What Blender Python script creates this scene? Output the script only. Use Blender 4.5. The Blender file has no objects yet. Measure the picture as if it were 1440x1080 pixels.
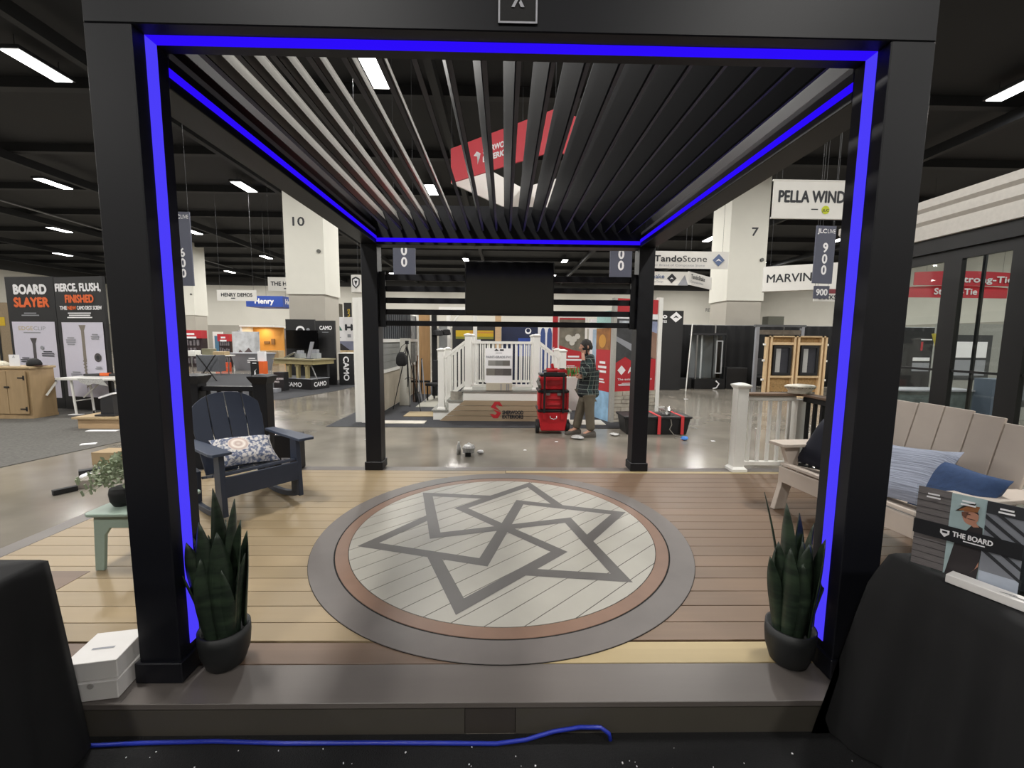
import bpy, bmesh, math, random
from mathutils import Matrix, Vector
random.seed(7)
SC = bpy.context.scene
COL = SC.collection
PI = math.pi
V = Vector

# ------------------------------------------------------------------ camera
pitch, roll, yaw = 0.1049, 0.0099, 0.0181
fwd = V((math.sin(yaw)*math.cos(pitch), math.cos(yaw)*math.cos(pitch), -math.sin(pitch)))
rgt = V((math.cos(yaw), -math.sin(yaw), 0))
upv = rgt.cross(fwd)
r2 = rgt*math.cos(roll) + upv*math.sin(roll)
u2 = upv*math.cos(roll) - rgt*math.sin(roll)
cd = bpy.data.cameras.new('camera')
cd.sensor_width = 36.0
cd.lens = 592.4/1440*36
cd.clip_start = 0.05
cd.clip_end = 200
cam = bpy.data.objects.new('camera', cd)
COL.objects.link(cam)
cam.matrix_world = Matrix(((r2.x, u2.x, -fwd.x, 0), (r2.y, u2.y, -fwd.y, 0), (r2.z, u2.z, -fwd.z, 1.70), (0, 0, 0, 1)))
SC.camera = cam

# ------------------------------------------------------------------ world, exposure
w = bpy.data.worlds.new('hall_air'); SC.world = w; w.use_nodes = True
w.node_tree.nodes['Background'].inputs[0].default_value = (0.55, 0.6, 0.7, 1)
w.node_tree.nodes['Background'].inputs[1].default_value = 0.02
SC.view_settings.view_transform = 'Standard'
SC.view_settings.look = 'None'
SC.view_settings.exposure = 0.0
SC.view_settings.gamma = 1
SC.view_settings.use_curve_mapping = False
LAMP_POWER = 420.0
CEIL = 8.7

# ------------------------------------------------------------------ materials
def lin(h):
    h = h.lstrip('#'); c = [int(h[i:i+2], 16)/255 for i in (0, 2, 4)]
    return tuple(x/12.92 if x <= .04045 else ((x+.055)/1.055)**2.4 for x in c) + (1,)
MATS = {}
def M(name, col, rough=.55, metal=0, var=.06, scale=30, spec=.5, bump=0, emit=0, stretch=None, coat=0):
    """procedural principled material: base colour varied by noise"""
    if name in MATS: return MATS[name]
    m = bpy.data.materials.new(name); m.use_nodes = True
    nt = m.node_tree; b = nt.nodes['Principled BSDF']
    c = lin(col) if isinstance(col, str) else tuple(col)+(1,)
    b.inputs['Roughness'].default_value = rough; b.inputs['Metallic'].default_value = metal
    b.inputs['Specular IOR Level'].default_value = spec
    b.inputs['Coat Weight'].default_value = coat
    b.inputs['Base Color'].default_value = c
    if var or bump:
        tc = nt.nodes.new('ShaderNodeTexCoord'); mp = nt.nodes.new('ShaderNodeMapping')
        nz = nt.nodes.new('ShaderNodeTexNoise'); nz.inputs['Scale'].default_value = scale; nz.inputs['Detail'].default_value = 4
        nt.links.new(tc.outputs['Object'], mp.inputs[0]); nt.links.new(mp.outputs[0], nz.inputs['Vector'])
        if stretch: mp.inputs['Scale'].default_value = stretch
        if var:
            mx = nt.nodes.new('ShaderNodeMix'); mx.data_type = 'RGBA'
            mx.inputs['A'].default_value = tuple(max(0, x*(1-var*2.2)) for x in c[:3])+(1,)
            mx.inputs['B'].default_value = tuple(min(1, x*(1+var*2.2)) for x in c[:3])+(1,)
            nt.links.new(nz.outputs[0], mx.inputs[0]); nt.links.new(mx.outputs['Result'], b.inputs['Base Color'])
        if bump:
            bp = nt.nodes.new('ShaderNodeBump'); bp.inputs['Strength'].default_value = bump; bp.inputs['Distance'].default_value = .01
            nt.links.new(nz.outputs[0], bp.inputs['Height']); nt.links.new(bp.outputs[0], b.inputs['Normal'])
    if emit:
        b.inputs['Emission Color'].default_value = c; b.inputs['Emission Strength'].default_value = emit
    MATS[name] = m
    return m
def planks(name, col, pitch, axis='y', rough=.5, off=0.0, var=.16, grain=(1.5, 40, 1)):
    """boards: colour differs from board to board (by position across the boards) plus stretched grain"""
    m = bpy.data.materials.new(name); m.use_nodes = True; nt = m.node_tree; b = nt.nodes['Principled BSDF']
    c = lin(col); g = nt.nodes.new('ShaderNodeNewGeometry'); sp = nt.nodes.new('ShaderNodeSeparateXYZ')
    nt.links.new(g.outputs['Position'], sp.inputs[0])
    d = nt.nodes.new('ShaderNodeMath'); d.operation = 'SUBTRACT'; d.inputs[1].default_value = off
    nt.links.new(sp.outputs['XYZ'.index(axis.upper())], d.inputs[0])
    e = nt.nodes.new('ShaderNodeMath'); e.operation = 'DIVIDE'; e.inputs[1].default_value = pitch; nt.links.new(d.outputs[0], e.inputs[0])
    fl = nt.nodes.new('ShaderNodeMath'); fl.operation = 'FLOOR'; nt.links.new(e.outputs[0], fl.inputs[0])
    wn = nt.nodes.new('ShaderNodeTexWhiteNoise'); wn.noise_dimensions = '1D'; nt.links.new(fl.outputs[0], wn.inputs['W'])
    mp = nt.nodes.new('ShaderNodeMapping'); mp.inputs['Scale'].default_value = grain; nt.links.new(g.outputs['Position'], mp.inputs[0])
    nz = nt.nodes.new('ShaderNodeTexNoise'); nz.inputs['Scale'].default_value = 1.0; nz.inputs['Detail'].default_value = 5
    nt.links.new(mp.outputs[0], nz.inputs['Vector'])
    av = nt.nodes.new('ShaderNodeMath'); av.operation = 'MULTIPLY_ADD'; av.inputs[1].default_value = .45
    nt.links.new(wn.outputs[0], av.inputs[0])
    h = nt.nodes.new('ShaderNodeMath'); h.operation = 'MULTIPLY'; h.inputs[1].default_value = .55; nt.links.new(nz.outputs[0], h.inputs[0])
    nt.links.new(h.outputs[0], av.inputs[2])
    mx = nt.nodes.new('ShaderNodeMix'); mx.data_type = 'RGBA'
    mx.inputs['A'].default_value = tuple(x*(1-var*1.6) for x in c[:3])+(1,); mx.inputs['B'].default_value = tuple(min(1, x*(1+var*1.6)) for x in c[:3])+(1,)
    nt.links.new(av.outputs[0], mx.inputs[0]); nt.links.new(mx.outputs['Result'], b.inputs['Base Color'])
    b.inputs['Roughness'].default_value = rough
    MATS[name] = m
    return m
def concrete(name):
    m = bpy.data.materials.new(name); m.use_nodes = True; nt = m.node_tree; b = nt.nodes['Principled BSDF']
    g = nt.nodes.new('ShaderNodeNewGeometry')
    def nz(s, d, sc=(1, 1, 1)):
        mp = nt.nodes.new('ShaderNodeMapping'); mp.inputs['Scale'].default_value = sc
        n = nt.nodes.new('ShaderNodeTexNoise'); n.inputs['Scale'].default_value = s; n.inputs['Detail'].default_value = d
        nt.links.new(g.outputs['Position'], mp.inputs[0]); nt.links.new(mp.outputs[0], n.inputs['Vector']); return n
    a = nz(.45, 5, (1, 1.6, 1)); c = nz(1.3, 3)
    ad = nt.nodes.new('ShaderNodeMath'); ad.operation = 'MULTIPLY_ADD'; ad.inputs[1].default_value = .6
    h = nt.nodes.new('ShaderNodeMath'); h.operation = 'MULTIPLY'; h.inputs[1].default_value = .4
    nt.links.new(c.outputs[0], h.inputs[0]); nt.links.new(a.outputs[0], ad.inputs[0]); nt.links.new(h.outputs[0], ad.inputs[2])
    r = nt.nodes.new('ShaderNodeValToRGB'); r.color_ramp.elements[0].position = .32; r.color_ramp.elements[1].position = .7
    r.color_ramp.elements[0].color = lin('#6b675f'); r.color_ramp.elements[1].color = lin('#938c81')
    nt.links.new(ad.outputs[0], r.inputs[0]); nt.links.new(r.outputs[0], b.inputs['Base Color'])
    rr = nt.nodes.new('ShaderNodeMapRange'); rr.inputs['To Min'].default_value = .11; rr.inputs['To Max'].default_value = .2; b.inputs['Specular IOR Level'].default_value = .4
    nt.links.new(c.outputs[0], rr.inputs[0]); nt.links.new(rr.outputs[0], b.inputs['Roughness'])
    MATS[name] = m; return m
def glass(name, tint=(.9, .93, .92), gloss=.09, rough=.02):
    m = bpy.data.materials.new(name); m.use_nodes = True; nt = m.node_tree; nt.nodes.clear()
    o = nt.nodes.new('ShaderNodeOutputMaterial'); t = nt.nodes.new('ShaderNodeBsdfTransparent'); t.inputs[0].default_value = tint+(1,)
    g = nt.nodes.new('ShaderNodeBsdfGlossy'); g.inputs['Roughness'].default_value = rough
    lw = nt.nodes.new('ShaderNodeLayerWeight'); pw = nt.nodes.new('ShaderNodeMath'); pw.operation = 'POWER'; pw.inputs[1].default_value = 4
    f = nt.nodes.new('ShaderNodeMath'); f.operation = 'MULTIPLY_ADD'; f.inputs[1].default_value = .6; f.inputs[2].default_value = .025
    nt.links.new(lw.outputs['Facing'], pw.inputs[0]); nt.links.new(pw.outputs[0], f.inputs[0])
    x = nt.nodes.new('ShaderNodeMixShader'); nt.links.new(f.outputs[0], x.inputs[0]); nt.links.new(t.outputs[0], x.inputs[1]); nt.links.new(g.outputs[0], x.inputs[2])
    nt.links.new(x.outputs[0], o.inputs[0]); MATS[name] = m; return m
def lightmat(name, col, s, sample=True):
    m = bpy.data.materials.new(name); m.use_nodes = True; nt = m.node_tree; nt.nodes.clear()
    o = nt.nodes.new('ShaderNodeOutputMaterial'); e = nt.nodes.new('ShaderNodeEmission')
    e.inputs[0].default_value = col+(1,); e.inputs[1].default_value = s; nt.links.new(e.outputs[0], o.inputs[0])
    if not sample: m.cycles.emission_sampling = 'NONE'
    MATS[name] = m; return m

# ------------------------------------------------------------------ geometry helpers
_FT = {}
def text_mesh(s, bold):
    key = (s, bold)
    if key not in _FT:
        cu = bpy.data.curves.new('t', 'FONT'); cu.body = s; cu.size = 1.0; cu.offset = bold; cu.align_x = 'LEFT'; cu.resolution_u = 3
        o = bpy.data.objects.new('t', cu); COL.objects.link(o)
        dg = bpy.context.evaluated_depsgraph_get(); me = bpy.data.meshes.new_from_object(o.evaluated_get(dg))
        vs = [tuple(v.co) for v in me.vertices]; fs = [tuple(p.vertices) for p in me.polygons]
        bpy.data.objects.remove(o); bpy.data.curves.remove(cu); bpy.data.meshes.remove(me)
        _FT[key] = (vs, fs)
    return _FT[key]
class MB:
    def __init__(s): s.v = []; s.f = []; s.mi = []; s.ms = []
    def mat(s, m):
        if m not in s.ms: s.ms.append(m)
        return s.ms.index(m)
    def add(s, vs, fs, m=None):
        k = len(s.v); s.v += [tuple(v) for v in vs]; i = s.mat(m) if m else 0
        for f in fs: s.f.append(tuple(k+a for a in f)); s.mi.append(i)
        return s
    def hexa(s, p, m=None):   # p: 4 bottom ccw + 4 top ccw
        return s.add(p, [(3, 2, 1, 0), (4, 5, 6, 7), (0, 1, 5, 4), (1, 2, 6, 5), (2, 3, 7, 6), (3, 0, 4, 7)], m)
    def box(s, x0, x1, y0, y1, z0, z1, m=None):
        return s.hexa([(x0, y0, z0), (x1, y0, z0), (x1, y1, z0), (x0, y1, z0), (x0, y0, z1), (x1, y0, z1), (x1, y1, z1), (x0, y1, z1)], m)
    def cbox(s, c, d, rz=0, m=None, rx=0, ry=0):
        R = Matrix.Translation(V(c)) @ Matrix.Rotation(rz, 4, 'Z') @ Matrix.Rotation(ry, 4, 'Y') @ Matrix.Rotation(rx, 4, 'X')
        a, b, h = d[0]/2, d[1]/2, d[2]/2
        return s.hexa([R @ V(q) for q in [(-a, -b, -h), (a, -b, -h), (a, b, -h), (-a, b, -h), (-a, -b, h), (a, -b, h), (a, b, h), (-a, b, h)]], m)
    def bar(s, p0, p1, w, h, m=None, up=(0, 0, 1)):
        p0, p1 = V(p0), V(p1); d = (p1-p0).normalized(); u = V(up)
        if abs(d.dot(u)) > .98: u = V((0, 1, 0))
        a = d.cross(u).normalized()*w/2; b = a.cross(d).normalized()*h/2
        return s.hexa([p0-a-b, p0+a-b, p1+a-b, p1-a-b, p0-a+b, p0+a+b, p1+a+b, p1-a+b], m)
    def prism(s, pts, o, u, v, t, m=None):
        """polygon pts in plane (o,u,v), thickness t along u x v"""
        o, u, v = V(o), V(u), V(v); n = u.cross(v).normalized()*t; k = len(pts)
        a = [o+u*x+v*y for x, y in pts]; b = [q+n for q in a]
        return s.add(a+b, [tuple(range(k-1, -1, -1)), tuple(range(k, 2*k))]+[(i, (i+1) % k, k+(i+1) % k, k+i) for i in range(k)], m)
    def loft(s, rings, m=None, caps=True, closed=True):
        k = len(rings[0]); vs = [q for r in rings for q in r]; fs = []
        for j in range(len(rings)-1):
            for i in range(k if closed else k-1):
                a, b = j*k+i, j*k+(i+1) % k; fs.append((a, b, b+k, a+k))
        if caps and closed:
            fs.append(tuple(range(k-1, -1, -1))); L = (len(rings)-1)*k; fs.append(tuple(range(L, L+k)))
        return s.add(vs, fs, m)
    def tube(s, pts, r, n=8, m=None):
        pts = [V(p) for p in pts]; rings = []; a = None
        for i, p in enumerate(pts):
            d = (pts[min(i+1, len(pts)-1)]-pts[max(i-1, 0)]).normalized()
            if a is None: a = d.orthogonal().normalized()
            a = (a-d*a.dot(d)).normalized(); b = d.cross(a); rr = r[i] if isinstance(r, (list, tuple)) else r
            rings.append([p+(a*math.cos(2*PI*k/n)+b*math.sin(2*PI*k/n))*rr for k in range(n)])
        return s.loft(rings, m)
    def cyl(s, p0, p1, r0, r1=None, n=16, m=None): return s.tube([p0, p1], [r0, r0 if r1 is None else r1], n, m)
    def lathe(s, prof, c=(0, 0, 0), n=28, m=None, caps=True):
        c = V(c); return s.loft([[c+V((r*math.cos(2*PI*k/n), r*math.sin(2*PI*k/n), z)) for k in range(n)] for r, z in prof], m, caps)
    def surf(s, fn, nu, nv, m=None):
        vs = [fn(i/nu, j/nv) for i in range(nu+1) for j in range(nv+1)]
        return s.add(vs, [(i*(nv+1)+j, (i+1)*(nv+1)+j, (i+1)*(nv+1)+j+1, i*(nv+1)+j+1) for i in range(nu) for j in range(nv)], m)
    def build(s, name, mat=None, parent=None, smooth=False, bevel=0, seg=2, sub=0, solid=0, loc=None, rz=0):
        me = bpy.data.meshes.new(name); vs = s.v; o = bpy.data.objects.new(name, me)
        if parent is None and loc is None:
            xs, ys, zs = zip(*vs); c = ((min(xs)+max(xs))/2, (min(ys)+max(ys))/2, min(zs))
            vs = [(a-c[0], b-c[1], d-c[2]) for a, b, d in vs]; o.location = c
        elif loc is not None: o.location = loc; o.rotation_euler[2] = rz
        me.from_pydata(vs, [], s.f)
        for m in ([mat] if not s.ms else s.ms): me.materials.append(m)
        if s.ms: me.polygons.foreach_set('material_index', s.mi)
        if smooth: me.polygons.foreach_set('use_smooth', [True]*len(me.polygons))
        me.update(); COL.objects.link(o)
        if parent: o.parent = parent
        if bevel:
            b = o.modifiers.new('b', 'BEVEL'); b.width = bevel; b.segments = seg; b.limit_method = 'ANGLE'; b.angle_limit = .6
        if solid: so = o.modifiers.new('s', 'SOLIDIFY'); so.thickness = solid; so.offset = 0
        if sub: sb = o.modifiers.new('u', 'SUBSURF'); sb.levels = sub; sb.render_levels = sub
        return o
class Sheet:
    """flat print on a face: origin o (lower left), unit right u, unit up v"""
    def __init__(s, o, u, v, lift=.002): s.o, s.u, s.v = V(o), V(u).normalized(), V(v).normalized(); s.n = s.u.cross(s.v).normalized(); s.b = MB(); s.l = lift; s.k = 0
    def P(s, x, y): return s.o+s.u*x+s.v*y+s.n*s.l
    def poly(s, pts, m): s.b.add([s.P(x, y) for x, y in pts], [tuple(range(len(pts)))], m); s.l += .0006; return s
    def rect(s, x0, x1, y0, y1, m): return s.poly([(x0, y0), (x1, y0), (x1, y1), (x0, y1)], m)
    def disc(s, x, y, r, m, n=20, ry=None): return s.poly([(x+r*math.cos(2*PI*i/n), y+(ry or r)*math.sin(2*PI*i/n)) for i in range(n)], m)
    def line(s, x0, y0, x1, y1, w, m):
        d = math.hypot(x1-x0, y1-y0); a, b = -(y1-y0)/d*w/2, (x1-x0)/d*w/2
        return s.poly([(x0+a, y0+b), (x0-a, y0-b), (x1-a, y1-b), (x1+a, y1+b)], m)
    def text(s, t, x, y, h, m, w=None, bold=.0, al='l', xs=1.0, rot=0):
        """cap height h; w = total width to fit"""
        vs, fs = text_mesh(t, 0.0)
        if not vs: return s
        x0 = min(v[0] for v in vs); x1 = max(v[0] for v in vs); k = h/.73; kx = (w/(x1-x0)) if w else k*xs
        tw = (x1-x0)*kx; dx = {'l': 0, 'c': -tw/2, 'r': -tw}[al]; c, sn = math.cos(rot), math.sin(rot)
        q = [((a-x0)*kx+dx, b*k) for a, b, _ in vs]
        e = bold*k*1.1
        for ox, oy in (((-e, 0), (e, 0), (0, -e), (0, e)) if bold else ((0, 0),)):
            s.b.add([s.P(x+(a+ox)*c-(b+oy)*sn, y+(a+ox)*sn+(b+oy)*c) for a, b in q], fs, m); s.l += .0003
        return s
    def greek(s, x, y, w, h, m, n=3, seed=1):   # unreadable small print: thin dashes
        r = random.Random(seed)
        for i in range(n):
            ww = w*(r.uniform(.6, 1)); s.rect(x+(w-ww)/2, x+(w+ww)/2, y-i*h*1.9, y-i*h*1.9+h, m)
        return s
    def build(s, parent, name='printed_graphic'): return s.b.build(name, None, parent)
def tag(o, label, cat, group=None, kind=None):
    o['label'] = label; o['category'] = cat
    if group: o['group'] = group
    if kind: o['kind'] = kind
    return o
def struct(o): o['kind'] = 'structure'; return o
def thing(name, loc, label, cat, rz=0, group=None):
    o = bpy.data.objects.new(name, None); o.empty_display_size = .1; COL.objects.link(o)
    o.location = loc; o.rotation_euler[2] = rz
    return tag(o, label, cat, group)
def dup(root, loc=None, rz=None, label=None, group=None):
    r = root.copy(); COL.objects.link(r)
    if loc is not None: r.location = loc
    if rz is not None: r.rotation_euler[2] = rz
    if label: r['label'] = label
    if group: r['group'] = group
    for ch in root.children:
        c = ch.copy(); COL.objects.link(c); c.parent = r
        for g in ch.children:
            d = g.copy(); COL.objects.link(d); d.parent = c
    return r

# common materials
BLACK = M('black_powder_coat', '#0d0e15', .45, var=.03, spec=.35)
BLK = M('matte_black', '#0e0e10', .7, var=.05)
CLOTH = M('black_table_cloth', '#08080a', .85, var=.12, scale=60)
WHITE = M('white_vinyl', '#e6e5e0', .45, var=.02)
PAPER = M('white_print', '#e9e8ea', .6, var=.01)
GREYP = M('grey_print', '#8e9096', .6, var=.02)
DARKP = M('dark_print', '#26282d', .6, var=.02)
REDP = M('red_print', '#b3262e', .55, var=.03)
ORANGE = M('orange_print', '#e0652a', .55, var=.02)
BLUEP = M('blue_print', '#1f3f9e', .55, var=.03)
WIRE = M('dark_hanging_wire', '#2a2b2e', .6)
STEEL = M('brushed_steel', '#9a9a9a', .35, metal=.9, var=.04)
CARD = M('corrugated_cardboard', '#a08a6a', .8, var=.06, scale=12)
PINE = M('pine_lumber', '#b99c78', .6, var=.08, scale=6, stretch=(1, 8, 8))
# ------------------------------------------------------------------ hall: floor, walls, ceiling, columns, lamps
HX0, HX1, HY0, HY1 = -46.0, 29.5, -14.0, 50.0
CONC = concrete('polished_concrete')
struct(MB().box(HX0, HX1, HY0, HY1, -.2, 0).build('floor', CONC))
CEILM = M('black_ceiling_paint', '#0d0f13', .75, var=.2, scale=.35)
cb = MB().box(HX0, HX1, HY0, HY1, CEIL, CEIL+.2)
struct(cb.build('ceiling', CEILM))
WALLW = M('painted_wall', '#cfccc2', .7, var=.03, scale=.6)
WALLG = M('wainscot_paint', '#a09c92', .7, var=.04, scale=.6)
WALLK = M('dark_upper_wall', '#3a3a3a', .8, var=.05, scale=.6)
def wall(nm, x0, x1, y0, y1):
    b = MB(); b.box(x0, x1, y0, y1, 0, 3.05, WALLG); b.box(x0, x1, y0, y1, 3.05, 7.6, WALLW); b.box(x0, x1, y0, y1, 7.6, CEIL, WALLK)
    return struct(b.build(nm))
wall('wall_back', HX0, HX1, HY1, HY1+.2)
wall('wall_left', HX0-.2, HX0, HY0, HY1)
wall('wall_right', HX1, HX1+.2, HY0, HY1)
wall('wall_front', HX0, HX1, HY0-.2, HY0)
t = Sheet((23.7, HY1-.004, 5.2), (1, 0, 0), (0, 0, 1)); t.text('RESTROOMS', 0, 0, .45, DARKP, w=3.0)
tag(t.build(None, 'wall_lettering'), 'dark RESTROOMS lettering high on the far white wall', 'sign')
# ceiling purlins and conduit
b = MB()
for i in range(15): b.box(HX0+.1, HX1-.1, -8+i*4.1, -7.75+i*4.1, CEIL-.28, CEIL-.002)
struct(b.build('trim_1', M('black_steel_purlin', '#14161a', .7, var=.1)))
b = MB()
for i in range(11): b.box(-43.2+i*8.25, -43.0+i*8.25, HY0+.1, HY1-.1, CEIL-.62, CEIL-.3)
struct(b.build('trim_2', MATS['black_steel_purlin']))
tag(MB().tube([(-24.7, 5, 8.3), (-24.9, 20, 8.33), (-26, 34, 8.35), (-27, 49.5, 8.35)], .05, 8).build('ceiling_conduit', M('galvanised', '#7d7f82', .5, metal=.5)), 'long pale conduit run under the black ceiling at upper left', 'pipe')
# columns
COLM = M('white_column_wrap', '#d5d3c9', .6, var=.02, scale=2)
COLG = M('grey_column_paint', '#a7a298', .65, var=.03, scale=2)
def column(nm, x0, x1, y, label, text=None, tx=0, tz=5.75):
    r = thing(nm, ((x0+x1)/2, y+.7, 0), label, 'column'); r['kind'] = 'structure'; w = (x1-x0)/2
    MB().box(-w+.05, w-.05, -.66, .66, .01, 3.3).build('column_base', COLG, r)
    MB().box(-w, w, -.71, .71, 3.3, CEIL-.002).build('column_shaft', COLM, r)
    if text:
        s = Sheet((tx-(x0+x1)/2, -.71, tz), (1, 0, 0), (0, 0, 1)); s.text(text, 0, 0, .32, DARKP, bold=.02, xs=1.25); s.build(r, 'lettering')
    MB().cyl((w*.75, -.71, 4.85), (w*.75, -.76, 4.85), .07, n=14).build('strobe_light', M('dim_grey', '#55554f', .5), r)
column('column', -8.09, -6.66, 16, 'white concrete column numbered 10 with grey base', '10', -7.75)
column('column', 8.6, 10.06, 16.5, 'white concrete column numbered 7 with grey base', '7', 9.43)
column('column', -24.9, -23.4, 32.6, 'distant white column just right of the left front post', None)
# high-bay lamps: 8.25 m grid
LM = lightmat('lamp_diffuser', (1.0, .985, .95), 14.0, sample=False)
HOUS = M('lamp_housing', '#2a2c30', .5)
ld = bpy.data.lights.new('high_bay_light', 'AREA'); ld.shape = 'RECTANGLE'; ld.size = .42; ld.size_y = 1.2; ld.energy = LAMP_POWER; ld.color = (1.0, .975, .93)
def lamp(x, y, label, first=None):
    if first is None:
        r = thing('high_bay_lamp', (x, y, 8.25), label, 'lamp', group='high bay lamps under the black ceiling')
        MB().box(-.26, .26, -.66, .66, .05, .14).build('housing', HOUS, r)
        MB().box(-.21, .21, -.61, .61, .03, .05).build('diffuser', LM, r)
        for a in (-.5, .5): MB().cyl((0, a, .14), (0, a, CEIL-8.25), .008, n=6).build('hanger', WIRE, r)
        l = bpy.data.objects.new('lamp_light', ld); COL.objects.link(l); l.parent = r; l.location = (0, 0, 0)
        return r
    return dup(first, (x, y, 8.25), label=label)
LAMPS = {}
COLN = {-4: 'outermost left', -3: 'outer left', -2: 'left', -1: 'inner left', 0: 'middle left', 1: 'middle right', 2: 'inner right', 3: 'outer right'}
ROWN = {-1: 'behind the viewer', 0: 'overhead above the pergola', 1: 'in the nearest row ahead', 2: 'in the second row ahead', 3: 'in the third row ahead', 4: 'in the fourth row ahead', 5: 'in the farthest row'}
f0 = None
for j in range(-1, 6):
    for i in range(-4, 4):
        if i == 2 and j == 2: continue
        r = lamp(-3.3+8.27*i, 3.1+8.27*j, 'linear LED high bay lamp, %s column, %s' % (COLN[i], ROWN[j]), f0)
        f0 = f0 or r; LAMPS[i, j] = r

# ------------------------------------------------------------------ carpets
def carpet(nm, x0, x1, y0, y1, m, label, h=.008, pts=None):
    b = MB()
    if pts: b.prism(pts, (0, 0, .0005), (1, 0, 0), (0, 1, 0), h)
    else: b.box(x0, x1, y0, y1, .0005, h)
    return tag(b.build(nm, m), label, 'carpet')
CARB = M('black_carpet_pile', '#0d0d0e', .95, var=.3, scale=160, bump=.6)
CARG = M('grey_carpet_pile', '#55534f', .95, var=.25, scale=25, bump=.4)
CARD2 = M('charcoal_carpet_pile', '#35363a', .95, var=.2, scale=60, bump=.4)
carpet('carpet', -9, 9, -3, 1.651, CARB, 'black speckled carpet in front of the deck')
carpet('carpet', 0, 0, 0, 0, CARG, 'grey carpet under the wooden cabinet booth at left', pts=[(-6.46, 5.37), (-6.05, 7.3), (-7.2, 11.3), (-14.5, 10.9), (-14.5, 3.0), (-6.9, 3.0)])
carpet('carpet', 0, 0, 0, 0, CARD2, 'charcoal carpet under the black lumber mockup booth', pts=[(-6.05, 11.47), (-5.4, 13.6), (-4.9, 17.6), (-9, 19.6), (-14, 19.6), (-12.0, 11.6)])

# ------------------------------------------------------------------ deck
D = .165
MX, MY = 0.0, 3.273
DX0, DX1, DY0, DY1 = -3.63, 3.76, 1.64, 4.965
TAN = planks('tan_deck_boards', '#8f7d60', .1424, off=.02, rough=.48, var=.1, grain=(2.0, 28, 1))
BRN = planks('brown_deck_boards', '#6c5745', .1424, off=.02, rough=.48, var=.14, grain=(2.0, 28, 1))
GRYB = planks('grey_border_board', '#5f5955', .2, rough=.45, var=.07, grain=(2.0, 30, 1))
MAUVE = planks('mauve_border_board', '#665243', .15, rough=.48, var=.1, grain=(2.0, 28, 1))
SAND = planks('sand_border_board', '#a08e68', .15, rough=.48, var=.08, grain=(2.0, 28, 1))
UNDER = M('deck_underside', '#0b0a09', .9)
deck = thing('deck_platform', (0, 3.3, 0), 'low composite deck platform with round star medallion under the pergola', 'deck')
def DL(b): b.v = [(x, y-3.3, z) for x, y, z in b.v]; return b
DL(MB().box(DX0+.03, DX1-.03, DY0+.03, DY1-.03, .01, D-.028)).build('substructure', UNDER, deck)
def boards(x0, x1, y0, y1, m, nm, pitch=.1424, off=.02):
    b = MB(); k = math.floor((y0-off)/pitch)
    while off+k*pitch < y1:
        a, c = max(y0, off+k*pitch), min(y1, off+(k+1)*pitch-.005)
        if c-a > .01: b.box(x0, x1, a, c, D-.026, D)
        k += 1
    return DL(b).build(nm, m, deck, bevel=.0015, seg=1)
boards(DX0+.15, .02, 2.005, 4.82, TAN, 'tan_field_boards')
boards(.024, DX1-.15, 2.005, 4.75, BRN, 'brown_field_boards')
def bd(x0, x1, y0, y1, m, nm): return DL(MB().box(x0, x1, y0, y1, D-.026, D)).build(nm, m, deck, bevel=.002, seg=1)
bd(DX0, DX1, DY0, 1.855, GRYB, 'border_board'); bd(DX0, DX1, 4.825, DY1, GRYB, 'border_board')
bd(DX0+.15, .02, 1.86, 2.0, MAUVE, 'border_board'); bd(.024, DX1-.15, 1.86, 2.0, SAND, 'border_board')
bd(.024, DX1-.15, 4.755, 4.82, SAND, 'border_board')
bd(DX0, DX0+.146, 1.86, 4.82, GRYB, 'border_board'); bd(DX1-.146, DX1, 1.86, 4.82, GRYB, 'border_board')
DL(MB().box(DX0+.15, -2.7, 2.02, 2.66, D, D+.002)).build('corner_boards', planks('brown_corner_boards', '#665243', .1424, off=.02, var=.1), deck)
FAS = M('fascia_board', '#4a463f', .55, var=.06, scale=3)
FASD = M('fascia_joint_block', '#3e3934', .55, var=.06, scale=3)
b = MB()
for a, c in ((DX0+.02, -.16), (.06, DX1-.02)): b.box(a, c, DY0+.012, DY0+.03, .006, D-.03)
DL(b).build('fascia', FAS, deck); DL(MB().box(-.158, .058, DY0+.016, DY0+.034, .006, D-.03)).build('fascia_joint', FASD, deck)
DL(MB().box(DX0+.02, DX0+.04, DY0+.04, DY1-.02, .006, D-.03).box(DX1-.04, DX1-.02, DY0+.04, DY1-.02, .006, D-.03).box(DX0+.05, DX1-.05, DY1-.03, DY1-.01, .006, D-.03)).build('fascia', FAS, deck)
# medallion
def ringmesh(r0, r1, z0, z1, n=144):
    b = MB(); R = []
    for r, z in ((r0, z0), (r1, z0), (r1, z1), (r0, z1)): R.append([(MX+r*math.cos(2*PI*k/n), MY-3.3+r*math.sin(2*PI*k/n), z) for k in range(n)])
    return b.loft(R+[R[0]], caps=False)
med = MB().lathe([(1.43, D+.0005), (1.43, D+.003)], (MX, MY-3.3, 0), 144).build('medallion', UNDER, deck)
ringmesh(1.268, 1.428, D+.001, D+.006).build('outer_ring', M('grey_ring_board', '#5e5855', .48, var=.08, scale=5), med, bevel=.0015, seg=1)
ringmesh(1.172, 1.258, D+.001, D+.006).build('inner_ring', M('copper_ring_board', '#735746', .48, var=.09, scale=6), med, bevel=.0015, seg=1)
ang = math.radians(42); ca, sa = math.cos(ang), math.sin(ang); R = 1.168
b = MB(); s0 = -R-.06
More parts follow.
